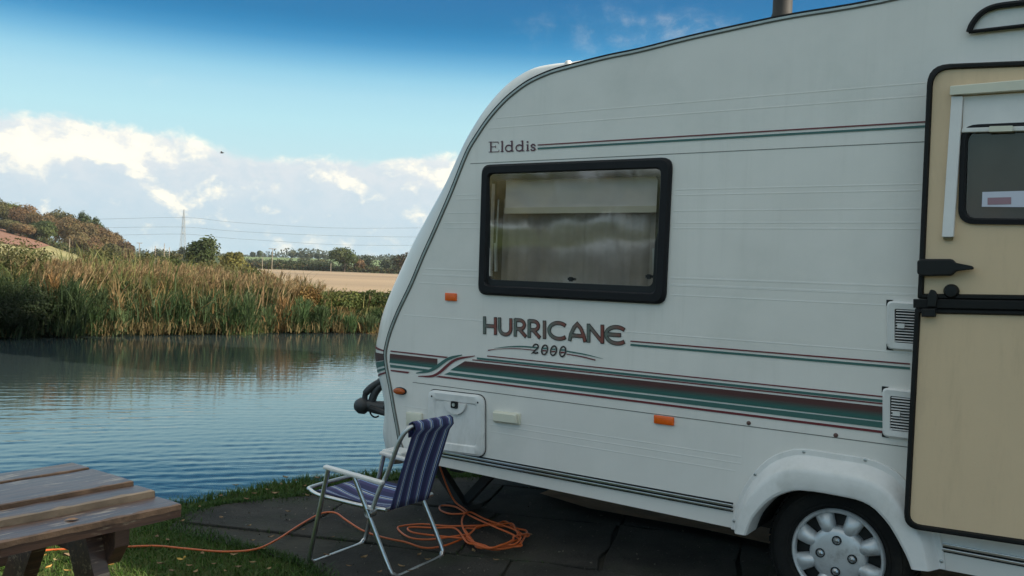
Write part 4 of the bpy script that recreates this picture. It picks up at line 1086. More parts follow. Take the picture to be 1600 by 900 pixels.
for v in np.linspace(0, 1.0, 12):
    base_ = s0.lerp(s1, v); e0 = base_+Wv*0.0; e1 = base_+WS
    rowsS.append([e0.lerp(e1, j/16)+Vector((0, 0, 0.008-0.045*math.sin(math.pi*j/16)*math.sin(math.pi*min(1, v*1.0))**0.6+(-0.016 if v > .97 else 0))) for j in range(17)])
cloth('seat_canvas', rowsS)

# ------------------------------------------------------------------ picnic table
TZ = 0.72
cN = gp(287, 786, TZ); cF = gp(109, 732, TZ); 
endv = cF-cN; endv.z = 0; wd = endv.length; ev = endv.normalized()
lv = Vector((-ev.y, ev.x, 0))
if lv.x > 0: lv = -lv
table = thing('picnic_table', 'weathered brown wooden picnic table with flaking paint on the riverside grass', 'table', (cN+endv*0.5+lv*0.8).to_tuple()[:2]+(0,), math.atan2(lv.y, lv.x))
TL = 1.7
def tpt(a, b_, z): return Vector((cN.x, cN.y, 0))+ev*a+lv*b_+Vector((0, 0, z))
fr0 = [0.0, 0.222, 0.404, 0.802, 1.0]
zoff = [0.0, 0.014, 0.022, 0.024]
for i in range(4):
    a0, a1 = wd*fr0[i]+0.004, wd*fr0[i+1]-0.006; b0 = rr.uniform(-0.006, 0.006)
    b = MB(); n = 24; rws = []
    for k in range(n+1):
        y_ = b0+(TL-b0)*k/n; j = lambda s=0.0025: rr.uniform(-s, s)
        zt = TZ-0.004+zoff[i]+j(0.001); zb = TZ-0.038+zoff[i]; c_ = 0.004
        rws.append([tpt(a0+j(), y_, zb), tpt(a0+j(), y_, zt-c_), tpt(a0+c_+j(), y_, zt), tpt((a0+a1)/2, y_, zt+0.001), tpt(a1-c_+j(), y_, zt), tpt(a1+j(), y_, zt-c_), tpt(a1+j(), y_, zb)])
    b.grid(rws, None, True)
    for r_ in (rws[0], rws[-1]):
        k = len(b.v); b.v += r_; b.face(range(k, k+7))
    b.build('top_board', M['wood'], table, smooth=30)
    e = MB(); q0_ = []; q1_ = []; q2_ = []
    for k in range(0, 60):
        y_ = b0+0.004+(TL-0.01)*k/59; zt = TZ-0.004+zoff[i]; up_ = (0.010, 0.013, 0.009, 0.006)[i]*rr.uniform(0.2, 1.6); dn = (0.012, 0.030, 0.024, 0.014)[i]*rr.uniform(0.75, 1.15)
        q0_.append(tpt(a0+up_, y_, zt+0.0016)); q1_.append(tpt(a0-0.003, y_, zt+0.0006)); q2_.append(tpt(a0-0.0045, y_, zt-dn))
    e.grid([q0_, q1_, q2_]); e.build('bare_edge', M['bare_wood' if i == 1 else 'worn_edge'], table, smooth=30)
for yb_ in (0.14, TL-0.14):
    # cleat under the top with sloped ends
    zt = TZ-0.039; b = MB()
    prof_c = [(0.06, zt), (wd-0.06, zt), (wd-0.06, zt-0.06), (wd-0.10, zt-0.115), (0.10, zt-0.115), (0.06, zt-0.06)]
    b.poly([tpt(a, yb_-0.021, z) for a, z in prof_c], depth=lv*0.042); b.build('cleat', M['wood'], table, bevel=0.003)
    # seat beam
    b = MB(); z1_ = 0.40; prof_b = [(-0.44, z1_), (wd+0.44, z1_), (wd+0.44, z1_-0.05), (wd+0.40, z1_-0.09), (-0.40, z1_-0.09), (-0.44, z1_-0.05)]
    b.poly([tpt(a, yb_+0.063, z) for a, z in prof_b], depth=lv*0.042); b.build('seat_beam', M['wood'], table, bevel=0.003)
    for s_ in (0, 1):
        a_t = wd*0.34 if s_ == 0 else wd*0.66; a_b = -0.16 if s_ == 0 else wd+0.16
        b = MB(); hw = 0.055
        b.poly([tpt(a_t-hw, yb_+0.021, zt-0.002), tpt(a_t+hw, yb_+0.021, zt-0.002), tpt(a_b+hw, yb_+0.021, 0.0), tpt(a_b-hw, yb_+0.021, 0.0)], depth=lv*0.042); b.build('leg', M['wood'], table, bevel=0.003)
    y2 = yb_+(0.07 if yb_ < 1 else -0.07); y3 = TL/2-0.1 if yb_ < 1 else TL/2+0.1
    b = MB(); b.bar(tpt(wd/2, y2+0.05*(1 if yb_ < 1 else -1), 0.36), tpt(wd/2, y3, zt-0.02), 0.09, 0.04, (0, 0, 1)); b.build('brace', M['wood'], table, bevel=0.003)
for s_ in (0, 1):
    for k in range(2):
        a0 = (-0.43+0.135*k) if s_ == 0 else (wd+0.17+0.135*k)
        b = MB(); rws = []
        c8 = [tpt(a, y_, z) for z in (0.402, 0.436) for y_ in (0, TL) for a in (a0, a0+0.125)]
        b.hexa(c8); b.build('seat_board', M['wood'], table, bevel=0.004)
bt = MB(); bt.lathe([(0.012, 0), (0.01, 0.006), (0, 0.007)], tpt(wd*0.30, 0.14-0.024+0.045, 0.60), -lv, 10); 

# ------------------------------------------------------------------ orange cable
cab = [(60, 862), (82, 859), (165, 856), (240, 853), (287, 857), (350, 862), (400, 858), (433, 843), (467, 821), (500, 803), (523, 801), (540, 812), (567, 829), (600, 840), (633, 847), (663, 856), (693, 853), (725, 841)]
zs = [0.02, .02, .02, .022, .022, .03, .035, .035, .035, .04, .05, .045, .035, .035, .035, .035, .035, .035]
pts = [gp(px, py, z) for (px, py), z in zip(cab, zs)]
rc = random.Random(11)
def loop(cx, cy, rx, ry, a0, a1, n, z):
    return [gp(cx+rx*math.cos(R_(a0+(a1-a0)*k/n))*rc.uniform(.80, 1.10)+rc.uniform(-3, 3), cy+ry*math.sin(R_(a0+(a1-a0)*k/n))*rc.uniform(.74, 1.12)+rc.uniform(-1.5, 1.5), z+0.004*k/n) for k in range(n+1)]
pts += loop(768, 839, 46, 20, 180, -170, 14, 0.036)
pts += loop(776, 838, 50, 22, 170, -120, 12, 0.048)[1:]
pts += [gp(700, 822, .05), gp(660, 819, .04), gp(628, 822, .035), gp(622, 827, .034), gp(640, 840, .036), gp(670, 843, .04), gp(710, 838, .045), gp(728, 836, .05)]
pts += loop(772, 836, 43, 22, 175, -185, 14, 0.06)[1:]
pts += [gp(735, 842, .055), gp(690, 838, .045), gp(645, 832, .045), gp(640, 824, .045), gp(680, 825, .05), gp(712, 826, .06)]
pts += loop(764, 832, 52, 21, 165, 20, 6, 0.07)[1:]
pts += [gp(826, 834, .05), gp(822, 838, .045), gp(800, 826, .06), gp(760, 812, .06), gp(733, 800, .06), gp(722, 812, .06), gp(726, 830, .065), gp(745, 850, .06), gp(780, 858, .05), gp(812, 850, .05), gp(806, 838, .06), gp(770, 822, .07), gp(735, 806, .06), gp(712, 792, .05), gp(690, 790, .04), gp(688, 797, .04), gp(705, 803, .05), gp(730, 800, .07), gp(712, 785, .07)]
b = MB(); 
lp = pts[-1]
up_end = CM @ Vector((cp(676, 735, 0.25).x, 0.25, skirt_z+0.04)); 
pts += [lp.lerp(up_end, .3)+Vector((0, 0, -.03)), lp.lerp(up_end, .65)+Vector((0, 0, -.03)), up_end]
b.tube(smooth_path(pts, 5), 0.0050, 7)
tag(b.build('mains_cable', M['cable'], smooth=60), 'long orange mains cable coiled on the paving under the caravan nose', 'cable')

# ------------------------------------------------------------------ foliage tools
def cards(pos, nrm, size, colors, name, mat_, parent=None, aspect=1.0, origin=None):
    """many small leaf faces: arrays"""
    n = len(pos); nrm = nrm/np.linalg.norm(nrm, axis=1, keepdims=True)
    r = rng.normal(size=(n, 3)); u = np.cross(nrm, r); u /= np.linalg.norm(u, axis=1, keepdims=True); v = np.cross(nrm, u)
    s = size[:, None]; V = np.empty((n, 4, 3))
    V[:, 0] = pos-u*s; V[:, 1] = pos+v*s*aspect*0.62+u*s*0.1; V[:, 2] = pos+u*s; V[:, 3] = pos-v*s*aspect*0.62
    V = V.reshape(-1, 3)
    if parent is not None:
        Mi = np.array(wm(parent).inverted()); V = V@Mi[:3, :3].T+Mi[:3, 3]
    me = bpy.data.meshes.new(name); me.vertices.add(4*n); me.vertices.foreach_set('co', V.ravel().astype(np.float32))
    me.loops.add(4*n); me.loops.foreach_set('vertex_index', np.arange(4*n, dtype=np.int32))
    me.polygons.add(n); me.polygons.foreach_set('loop_start', np.arange(0, 4*n, 4, dtype=np.int32))
    me.update(calc_edges=True)
    a = me.color_attributes.new('tint', 'FLOAT_COLOR', 'CORNER'); c4 = np.ones((n, 4, 4), np.float32); c4[:, :, :3] = colors[:, None, :]
    a.data.foreach_set('color', c4.ravel()); me.materials.append(mat_)
    o = bpy.data.objects.new(name, me); COL.objects.link(o)
    if parent is not None: o.parent = parent
    return o

def crown_arrays(c, rx, ry, rz_, n, leaf, cols, lobes=9, flat=0.0):
    lob = []
    for k in range(lobes):
        d = rng.normal(size=3); d /= np.linalg.norm(d); d[2] = abs(d[2])*0.9-0.25
        q = rng.uniform(0.45, 0.72); lob.append((np.array([d[0]*rx*q, d[1]*ry*q, d[2]*rz_*q]), rng.uniform(0.36, 0.55), rng.uniform(0.72, 1.25), rng.integers(len(cols))))
    lob.append((np.zeros(3), 0.62, 0.9, 0))
    P = []; Nn = []; C = []
    per = n//len(lob)
    for o, r, br_, ci in lob:
        d = rng.normal(size=(per, 3)); d /= np.linalg.norm(d, axis=1, keepdims=True)
        rad = r*(1-0.45*rng.random(per)**2)*(1+0.16*np.sin(d[:, 0]*7+o[0])*np.cos(d[:, 2]*6))
        p = o+d*rad[:, None]*np.array([rx, ry, rz_]); P.append(p); Nn.append(d+rng.normal(size=(per, 3))*0.5)
        col = np.array(cols[ci])*br_*(0.8+0.4*rng.random((per, 1))); C.append(col)
    P = np.concatenate(P); Nn = np.concatenate(Nn); C = np.concatenate(C)
    return P+np.array(c), Nn, leaf*(0.7+0.7*rng.random(len(P))), C

def tree(name, label, base, h, wdt, cols, n=900, leaf=0.4, trunk=0.28, group=None, lobes=9, cat='tree', crown_lo=0.2):
    base = Vector(base); t = thing(name, label, cat, base, 0, group)
    tk = MB(); r0 = h*0.028+0.04
    tk.tube([base+Vector((0, 0, -0.3)), base+Vector((0.02*h, 0, h*0.3)), base+Vector((0, 0.02*h, h*0.62))], [r0, r0*0.75, r0*0.3], 7)
    for k in range(5):
        a = k*1.257+0.4; st_ = base+Vector((0, 0, h*(0.28+0.05*k))); tk.tube([st_, st_+Vector((math.cos(a)*wdt*0.18, math.sin(a)*wdt*0.18, h*0.12)), st_+Vector((math.cos(a)*wdt*0.34, math.sin(a)*wdt*0.34, h*0.20))], [r0*0.45, r0*0.3, r0*0.1], 5)
    tk.build('trunk', M['bark'], t, smooth=50)
    cz = h*(1+crown_lo)/2
    arr = crown_arrays((base.x, base.y, base.z+cz), wdt/2*1.05, wdt/2*1.05, (h-h*crown_lo)/2*1.12, n, leaf, cols, lobes)
    cards(*arr, 'crown', M['leaf'], t)
    return t

def ground_at(px, dist):
    """a spot on the land in the direction of image column px"""
    y = dist; x = (px-800)/F*y+0.0; return Vector((x, y, hz(x, y)))
HZY = lambda px: 402+(px-300)*0.0367
def tree_px(name, label, px, top_py, wpx, dist, cols, n, leaf, group=None, lobes=9, crown_lo=0.15, cat='tree'):
    g = ground_at(px, dist); zt = CAMZ+(HZY(px)-top_py)/F*dist
    return tree(name, label, g, max(zt-g.z, 1.0), wpx/F*dist, cols, n, leaf, group=group, lobes=lobes, crown_lo=crown_lo, cat=cat)

AUT = [(0.17, 0.125, 0.06), (0.19, 0.13, 0.065), (0.15, 0.12, 0.055)]; OLV = [(0.12, 0.11, 0.045), (0.105, 0.10, 0.042)]; GRN = [(0.065, 0.09, 0.028), (0.085, 0.105, 0.035), (0.05, 0.072, 0.024)]; RUS = [(0.19, 0.12, 0.06), (0.17, 0.105, 0.055)]; YEL = [(0.22, 0.20, 0.06), (0.18, 0.17, 0.05)]; FAR = [(0.085, 0.10, 0.055), (0.10, 0.10, 0.05), (0.075, 0.09, 0.055)]
# wood on the hill: px, top, width, dist, colours, label bits
hill = [(-70, 300, 80, 330, GRN, 'green'), (-20, 302, 70, 322, OLV, 'olive'), (12, 305, 46, 330, [(0.12, 0.13, 0.03)], 'yellow green'), (40, 311, 58, 318, RUS, 'russet'), (8, 335, 44, 290, OLV, 'olive'), (62, 322, 50, 306, AUT, 'brown'),
        (84, 317, 40, 330, OLV, 'olive'), (98, 320, 46, 316, OLV, 'dark olive'), (70, 338, 50, 290, GRN, 'dark green'), (108, 332, 48, 296, AUT, 'brown'), (128, 324, 30, 330, GRN, 'green'), (136, 340, 44, 300, AUT, 'brown'), (150, 330, 26, 332, GRN, 'slim green'),
        (30, 342, 40, 284, AUT, 'brown'), (150, 344, 40, 306, RUS, 'russet'), (162, 352, 36, 300, AUT, 'brown'), (120, 356, 44, 280, AUT, 'low brown'), (178, 358, 36, 308, AUT, 'brown'), (192, 366, 30, 304, [(0.15, 0.10, 0.06)], 'fading brown'), (145, 366, 36, 276, RUS, 'low russet'), (172, 374, 34, 272, OLV, 'low olive'), (196, 380, 24, 280, AUT, 'small brown')]
spots_l = ['beyond the left edge of the wood', 'at the left edge of the hilltop wood', 'with rounded crown at the far left of the hilltop wood', 'tall on the crest left of the wood, above the red ploughed field', 'low at the foot of the wood right above the ploughed field', 'on the crest right of the tall russet tree', 'behind on the crest in mid wood', 'rising in the middle of the hilltop wood', 'low and bulky in the shade of mid wood', 'full crowned in front of the middle of the wood', 'on the skyline where the wood starts to fall', 'in front of the falling skyline', 'last dark crown on the falling skyline', 'low at the field edge in the left of the wood', 'below the slim green skyline tree', 'halfway down the sloping end of the wood', 'at the bottom edge of the middle of the wood', 'on the lower slope of the wood end', 'at the thin right tip of the wood', 'low at the foot of the right half of the wood', 'lowest near the right tip of the wood', 'standing last at the right tip of the wood']
for (px, tp, wp, ds, cols, adj), sl_ in zip(hill, spots_l):
    tree_px('hill_tree', f'{adj} tree {sl_}', px, tp, wp, ds, cols, 4200, 0.34, group='autumn trees on the hill', lobes=11, crown_lo=0.02)
# single trees on the plain
tree_px('dark_tree', 'dark green pointed tree left of the yellow willow beyond the reeds', 316, 361, 56, 150, GRN, 2600, 0.26, lobes=12, crown_lo=0.02)
tree_px('willow_tree', 'rounded yellow green willow beside the dark pointed tree', 363, 382, 40, 165, YEL, 1600, 0.24, lobes=7, crown_lo=0.0)
tree_px('oak_tree', 'broad dark oak standing alone at the edge of the stubble field', 537, 380, 48, 352, [(0.07, 0.092, 0.028), (0.09, 0.105, 0.04)], 2400, 0.42, lobes=12, crown_lo=0.12)
tree_px('dark_tree', 'dark bushy tree beside the caravan front at the field end', 630, 389, 40, 340, [(0.05, 0.055, 0.025), (0.08, 0.055, 0.03)], 1600, 0.42, lobes=9, crown_lo=0.02)
more = [(575, 391, 34, 420, FAR, 'pale green tree right of the lone oak'), (600, 397, 26, 430, FAR, 'small pale tree between the oak and the caravan'), (560, 398, 20, 370, RUS, 'low reddish bush touching the lone oak on its right'),
        (272, 384, 24, 210, OLV, 'olive bush left of the dark pointed tree'), (228, 386, 30, 260, FAR, 'pale tree behind the telegraph poles, near the hill foot'), (250, 378, 34, 420, FAR, 'bluish tree behind the tallest telegraph pole'), (285, 378, 20, 420, FAR, 'bluish tree at the foot of the pylon'),
        (404, 386, 7, 800, GRN, 'tiny round tree alone on the green rise'), (393, 388, 8, 800, FAR, 'tiny bush on the green rise beside the tiny round tree'), (455, 387, 16, 800, FAR, 'far tree at the left of the row on the green rise'), (470, 387, 12, 800, FAR, 'far dark tree in the middle of the row on the green rise'), (481, 389, 14, 760, FAR, 'far brownish tree at the right of the row on the green rise'),
        (496, 390, 14, 760, FAR, 'far tree just left of the lone oak top'), (508, 392, 12, 760, FAR, 'far bush touching the left of the lone oak top'), (475, 396, 18, 600, FAR, 'mid distance tree below the far tree row'), (498, 398, 26, 560, OLV, 'olive bush behind the left side of the lone oak'), (612, 396, 16, 620, FAR, 'far grey green tree right of the pale trees')]
for px, tp, wp, ds, cols, lab in more:
    tree_px('field_tree', lab, px, tp, wp, ds, cols, 500, max(0.3, ds*0.0012), group='trees across the plain', lobes=6, crown_lo=0.0)
# hedges: continuous rows
def hedge(name, label, pa, pb, da, db, h, cols, n, leaf, wd_=1.2):
    a, b_ = ground_at(pa, da), ground_at(pb, db); t = thing(name, label, 'hedge', a)
    u = rng.random(n); P = np.array(a)[None, :]*(1-u[:, None])+np.array(b_)[None, :]*u[:, None]
    P[:, :2] += rng.normal(size=(n, 2))*wd_*0.4
    hh = h*(0.75+0.3*np.sin(u*40+pa)*np.sin(u*97)+0.12*rng.normal(size=n))
    P[:, 2] = hgt(P[:, 0], P[:, 1])+hh*rng.random(n)**0.7
    nn = rng.normal(size=(n, 3)); nn[:, 1] -= 0.6
    cc = np.array(cols)[rng.integers(len(cols), size=n)]*(0.75+0.5*rng.random((n, 1)))
    cards(P, nn, leaf*(0.7+0.6*rng.random(n)), cc, 'foliage', M['leaf'], t)
hedge('hedgerow', 'long low hedge along the far side of the stubble field', 385, 720, 358, 356, 2.6, [(0.10, 0.10, 0.04), (0.13, 0.09, 0.045), (0.07, 0.085, 0.03)], 4200, 0.4)
hedge('hedgerow', 'second hedge behind the field hedge below the green rise', 380, 700, 430, 440, 4.0, FAR, 3800, 0.55)
hedge('hedgerow', 'hedge strip along the foot of the green rise', 380, 520, 520, 560, 4.2, FAR, 2200, 0.6)
hedge('hedgerow', 'scrubby hedge behind the reeds below the telegraph poles', 190, 400, 120, 130, 2.0, OLV+YEL, 4200, 0.2)
hedge('hedgerow', 'thin hedge bounding the red ploughed field under the wood', -40, 130, 330, 262, 2.4, OLV+GRN, 2400, 0.35)
hedge('hedgerow', 'dark distant hedge line on the left of the lone oak', 430, 520, 380, 380, 4.2, [(0.06, 0.075, 0.03)], 1200, 0.4)
# distant woodland along the horizon, one mass
n = 26000
xx = rng.uniform(-1500, 1500, n); yy = 1050+rng.uniform(-60, 60, n); hb = 6+4*np.sin(xx*0.021)+3*np.sin(xx*0.053+2); zz = hgt(xx, yy)+np.maximum(hb, 1.5)*rng.random(n)
arr = (np.stack([xx, yy, zz], 1), rng.normal(size=(n, 3))+np.array([0, -0.6, 0]), 1.3+0.9*rng.random(n), np.array([0.085, 0.10, 0.065])*(0.75+0.5*rng.random((n, 1))))
tag(cards(*arr, 'distant_woods', M['leaf']), kind='stuff')

# ------------------------------------------------------------------ pylon, wires, poles
pd = 960.0; pg = ground_at(284, pd); ztop = CAMZ+(HZY(284)-322)/F*pd; H_ = ztop-pg.z
pyl = thing('pylon', 'tall grey steel lattice pylon on the horizon', 'pylon', pg)
b = MB(); th = 0.24
def wdat(f): return np.interp(f, [0, 0.55, 0.8, 1.0], [6.2, 3.0, 2.1, 0.5])/2
lev = [0, .12, .24, .35, .45, .54, .62, .70, .78, .86, .93, 1.0]
cr = lambda f: [Vector((pg.x+sx*wdat(f), pg.y+sy*wdat(f), pg.z+H_*f)) for sx, sy in ((-1, -1), (1, -1), (1, 1), (-1, 1))]
for i in range(len(lev)-1):
    A, B = cr(lev[i]), cr(lev[i+1])
    for k in range(4):
        b.bar(A[k], B[k], th, th, (0.3, 1, 0.1)); b.bar(A[k], B[(k+1) % 4], th*0.6, th*0.6, (0.3, 1, 0.1)); b.bar(A[(k+1) % 4], B[k], th*0.6, th*0.6, (0.3, 1, 0.1)); b.bar(A[k], A[(k+1) % 4], th*0.6, th*0.6, (0, 0.2, 1))
b.build('tower', M['steel'], pyl)
line_dir = Vector((1, 0.12, 0)).normalized(); perp = Vector((-line_dir.y, line_dir.x, 0))
arms = []
for f in (0.78, 0.56+0.02, 0.40):
    pass
for py, ln in ((334.5, 3.6), (349.5, 4.6), (360.5, 3.8)):
    z = CAMZ+(HZY(284)-py)/F*pd; b = MB(); c0 = Vector((pg.x, pg.y, z+0.8))
    for s_ in (-1, 1):
        e_ = c0+perp*ln*s_*1.4+Vector((0, 0, 0.2)); b.bar(c0+Vector((0, 0, 1.0)), e_, 0.3, 0.3); b.bar(c0+Vector((0, 0, -0.6)), e_, 0.3, 0.3); arms.append(e_+Vector((0, 0, -1.2))); b.bar(e_, e_+Vector((0, 0, -1.2)), 0.22, 0.22, (1, 0, 0))
    b.build('cross_arm', M['steel'], pyl)
wl = ['top wire of the power line crossing behind the pylon', 'middle wire of the power line on the pylon', 'lowest wire of the power line on the pylon']
for k, (yl, y284, y420, y520, y640, y760) in enumerate(((337, 334, 346, 351, 351, 349), (350.5, 349, 359, 363, 365, 363), (362.5, 360, 371, 377, 378, 376))):
    b = MB(); pp = []
    for px, py in ((60, yl+1), (160, yl), (284, y284+0.5), (350, (y284+y420)/2+1), (420, y420), (520, y520), (640, y640), (760, y760), (900, y760-8)):
        y_ = pd+(px-284)/F*pd*0.12; pp.append(Vector(((px-800)/F*y_, y_, CAMZ+(HZY(px)-py)/F*y_)))
    b.tube(smooth_path(pp, 4), 0.13, 5); tag(b.build('power_line', M['wire'], origin=pp[2].to_tuple()), wl[k], 'power line', 'wires of the power line')
poles = [(216, 374, 392, 150, 1, 'telegraph pole with short crossarm nearest the hill foot'), (241, 379, 404, 120, 0, 'thin bare pole left of the tallest pole'), (255, 375, 407, 112, 0, 'tallest bare pole between two thinner poles'), (263, 381, 404, 118, 0, 'thin bare pole right of the tallest pole'), (424, 383, 408, 300, 3, 'power pole with wide crossarm above the field hedge'), (107, 367, 382, 255, 0, 'pale post below the hilltop wood'), (409, 396, 410, 310, 0, 'short pale post at the hedge left of the wide armed pole'), (516, 406, 414, 345, 0, 'short white post beside the lone oak')]
for px, t_, b__, ds, kind, lab in poles:
    g = ground_at(px, ds); zt = CAMZ+(HZY(px)-t_)/F*ds; r_ = ds/F*0.6
    t = thing('utility_pole' if t_ < 390 else 'marker_post', lab, 'pole' if t_ < 390 else 'post', g)
    b = MB(); offs = (-r_*2.2, r_*2.2) if kind == 2 else (0,)
    for ox in offs: b.tube([g+Vector((ox, 0, -0.2)), Vector((g.x+ox, g.y, zt))], [r_, r_*0.8], 7)
    b.build('shaft', M['pole'], t, smooth=50)
    if kind:
        b = MB(); b.box((g.x-ds/F*(4.5 if kind == 1 else 6), g.y-r_*0.5, zt-r_*1.6), (g.x+ds/F*(4.5 if kind == 1 else 6), g.y+r_*0.5, zt-r_*0.2)); b.build('crossarm', M['pole'], t)
        for q_ in (-1, 0, 1):
            b = MB(); xq = g.x+q_*ds/F*(3.6 if kind == 1 else 5); b.lathe([(r_*0.4, 0), (r_*0.5, r_*0.6), (0, r_*1.2)], (xq, g.y, zt-r_*0.2), (0, 0, 1), 6); b.build('insulator', M['steel'], t)
# a bird in the sky
bp = at(347, 239, 140); b = MB()
b.tube([bp+Vector((-.35, 0, 0)), bp, bp+Vector((.3, 0, .05))], [.03, .1, .04], 6)
for s_ in (-1, 1): b.poly([bp+Vector((-.12, 0, .03)), bp+Vector((.12, 0, .03)), bp+Vector((.05, s_*.25, .22)), bp+Vector((-.1, s_*.55, .12))], depth=(0, 0, .02))
tag(b.build('bird', M['dark'], origin=bp.to_tuple()), 'tiny dark bird flying above the cloud bank', 'bird')

# ------------------------------------------------------------------ reeds on the far bank
def blades(base, height, lean, width, colb, colt, name, mat_, seg=3, droop=0.5, parent=None):
    n = len(base); ang = rng.random(n)*2*np.pi; side = np.stack([np.cos(ang), np.sin(ang), np.zeros(n)], 1)
    V = np.empty((n, seg+1, 2, 3), np.float32); C = np.empty((n, seg, 4, 4), np.float32); C[..., 3] = 1
    for k in range(seg+1):
        f = k/seg
        c = base+np.stack([lean[:, 0]*f**2*height, lean[:, 1]*f**2*height, height*(f-droop*0.35*np.linalg.norm(lean, axis=1)*f**3)], 1)
        w_ = (width*(1-f)**0.7 if k < seg else width*0.08)[:, None]
        V[:, k, 0] = c-side*w_; V[:, k, 1] = c+side*w_
    for k in range(seg):
        for q_, f in ((0, k/seg), (1, k/seg), (2, (k+1)/seg), (3, (k+1)/seg)): C[:, k, q_, :3] = colb*(1-f)+colt*f
    idx = np.arange(n*(seg+1)*2).reshape(n, seg+1, 2)
    Fc = np.stack([idx[:, :-1, 0], idx[:, :-1, 1], idx[:, 1:, 1], idx[:, 1:, 0]], -1).reshape(-1).astype(np.int32)
    me = bpy.data.meshes.new(name); me.vertices.add(n*(seg+1)*2); me.vertices.foreach_set('co', V.ravel())
    nf = n*seg; me.loops.add(nf*4); me.loops.foreach_set('vertex_index', Fc); me.polygons.add(nf); me.polygons.foreach_set('loop_start', np.arange(0, nf*4, 4, dtype=np.int32)); me.update(calc_edges=True)
    a = me.color_attributes.new('tint', 'FLOAT_COLOR', 'CORNER'); a.data.foreach_set('color', C.ravel()); me.materials.append(mat_)
    o = bpy.data.objects.new(name, me); COL.objects.link(o); return o
def sn(t, s, k):  # smooth pseudo noise
    return 0.5+0.25*np.sin(t*k+1.3*np.sin(s*k*0.8+t*0.37*k))+0.25*np.sin(t*k*2.3+s*k*1.7+2.0)
def band_pts(n, s0, s1, t0, t1):
    s = rng.uniform(s0, s1, n); t = rng.uniform(t0, t1, n); x = s*N_.x+t*E_.x; y = s*N_.y+t*E_.y; return s, t, x, y
def top_limit(x, y):   # wanted height of the reed tops (m above the water) by direction along the bank
    px = 800+F*x/y; return np.interp(px, [-200, 0, 60, 120, 200, 290, 350, 420, 470, 520, 560, 610, 800], [1.95, 1.60, 1.50, 1.68, 1.66, 1.52, 1.48, 1.42, 1.30, 0.92, 0.85, 0.82, 1.0])
# tall tan stems with plumes
n = 26000; s, t, x, y = band_pts(n, S_FAR+0.6, S_FAR+5.5, -14, 28)
cl_ = sn(t, s, 0.9)*0.6+sn(t+40, s, 2.2)*0.4
px = 800+F*x/y; keep = (rng.random(n) < np.clip((cl_-0.34)*3.0, 0.05, 1))*(rng.random(n) < np.interp(px, [-100, 40, 70, 130, 160, 190, 215, 300, 330, 400, 430, 470, 510], [.1, .15, 1, 1, .45, .5, 1, .95, .5, .45, .6, .5, .1]))
x, y, s, t, px, cl_ = [q[keep > 0] for q in (x, y, s, t, px, cl_)]; n = len(x)
hh = top_limit(x, y)*(0.78+0.27*rng.random(n))*(0.88+0.2*sn(t, s, 1.7)); base_ = np.stack([x, y, np.full(n, WATER_Z)], 1)
wind = np.array([0.16, 0.02]); lean = rng.normal(size=(n, 2))*0.12+wind+0.18*(sn(t, s, 0.6)-0.5)[:, None]
tanc = np.array([0.44, 0.32, 0.185])*(0.65+0.6*rng.random((n, 1))); colt = np.where((rng.random(n) < 0.5)[:, None], tanc, np.array([0.20, 0.13, 0.07])); colb = tanc*0.7
tag(blades(base_, hh, lean, 0.011+0.008*rng.random(n), colb, colt, 'reed_stems', M['reed'], 3), kind='stuff')
# plumes and dry leaves as small faces on the tops
k = rng.choice(n, 5500)
P = base_[k]+np.stack([lean[k, 0]*hh[k]*0.9, lean[k, 1]*hh[k]*0.9, hh[k]*0.90], 1); P3 = np.repeat(P, 5, 0)+rng.normal(size=(len(P)*5, 3))*np.array([.012, .012, .03])
pc = np.array([0.26, 0.185, 0.10])*(0.5+0.8*rng.random((len(P3), 1)))
tag(blades(P3, 0.10+0.12*rng.random(len(P3)), rng.normal(size=(len(P3), 2))*0.35+np.array([0.35, 0.0]), 0.006+0.006*rng.random(len(P3)), pc, pc*1.1, 'reed_plumes', M['reed'], 2, droop=1.6), kind='stuff')
# green reed leaves
def leaf_reeds(n, s0, s1, hf, colr, wmul, thr, name, t0=-14, t1=28):
    s, t, x, y = band_pts(n, s0, s1, t0, t1); px = 800+F*x/y; g = sn(t+11, s, 0.8)*0.55+sn(t, s+9, 2.6)*0.45
    keep = rng.random(n) < np.clip((g-thr)*2.5, 0.08, 1); x, y, s, t, g, px = [q[keep] for q in (x, y, s, t, g, px)]; n = len(x)
    hh = top_limit(x, y)*hf*(0.6+0.5*rng.random(n))*(0.72+0.5*g); lean = rng.normal(size=(n, 2))*0.42+np.array([0.12, -0.08])
    z0 = WATER_Z+hh*0.75*rng.random(n)**1.1
    c = np.array(colr)[rng.integers(len(colr), size=n)]*(0.6+0.7*rng.random((n, 1)))
    tag(blades(np.stack([x, y, z0], 1), np.maximum(hh-(z0-WATER_Z)*0.6, 0.25), lean, wmul*(0.6+0.8*rng.random(n)), c*0.8, c, name, M['reed'], 3, droop=1.4), kind='stuff')
G1 = [(0.075, 0.10, 0.035), (0.10, 0.125, 0.045), (0.13, 0.14, 0.05)]; G2 = [(0.04, 0.07, 0.028), (0.055, 0.09, 0.038), (0.075, 0.105, 0.05)]; BR = [(0.21, 0.12, 0.05), (0.17, 0.13, 0.055), (0.24, 0.17, 0.08)]
leaf_reeds(34000, S_FAR+0.6, S_FAR+6.0, 0.95, G1+[(0.19, 0.18, 0.07), (0.16, 0.15, 0.055)], 0.013, 0.12, 'reed_leaves')
leaf_reeds(16000, S_FAR-0.35, S_FAR+1.8, 0.60, G2, 0.014, 0.20, 'sedge')
leaf_reeds(12000, S_FAR-0.25, S_FAR+2.5, 0.66, BR, 0.016, 0.36, 'dry_sedge')
leaf_reeds(9000, S_FAR-0.5, S_FAR+0.3, 0.24, [(0.20, 0.15, 0.07), (0.14, 0.11, 0.05)], 0.012, 0.15, 'bank_litter')
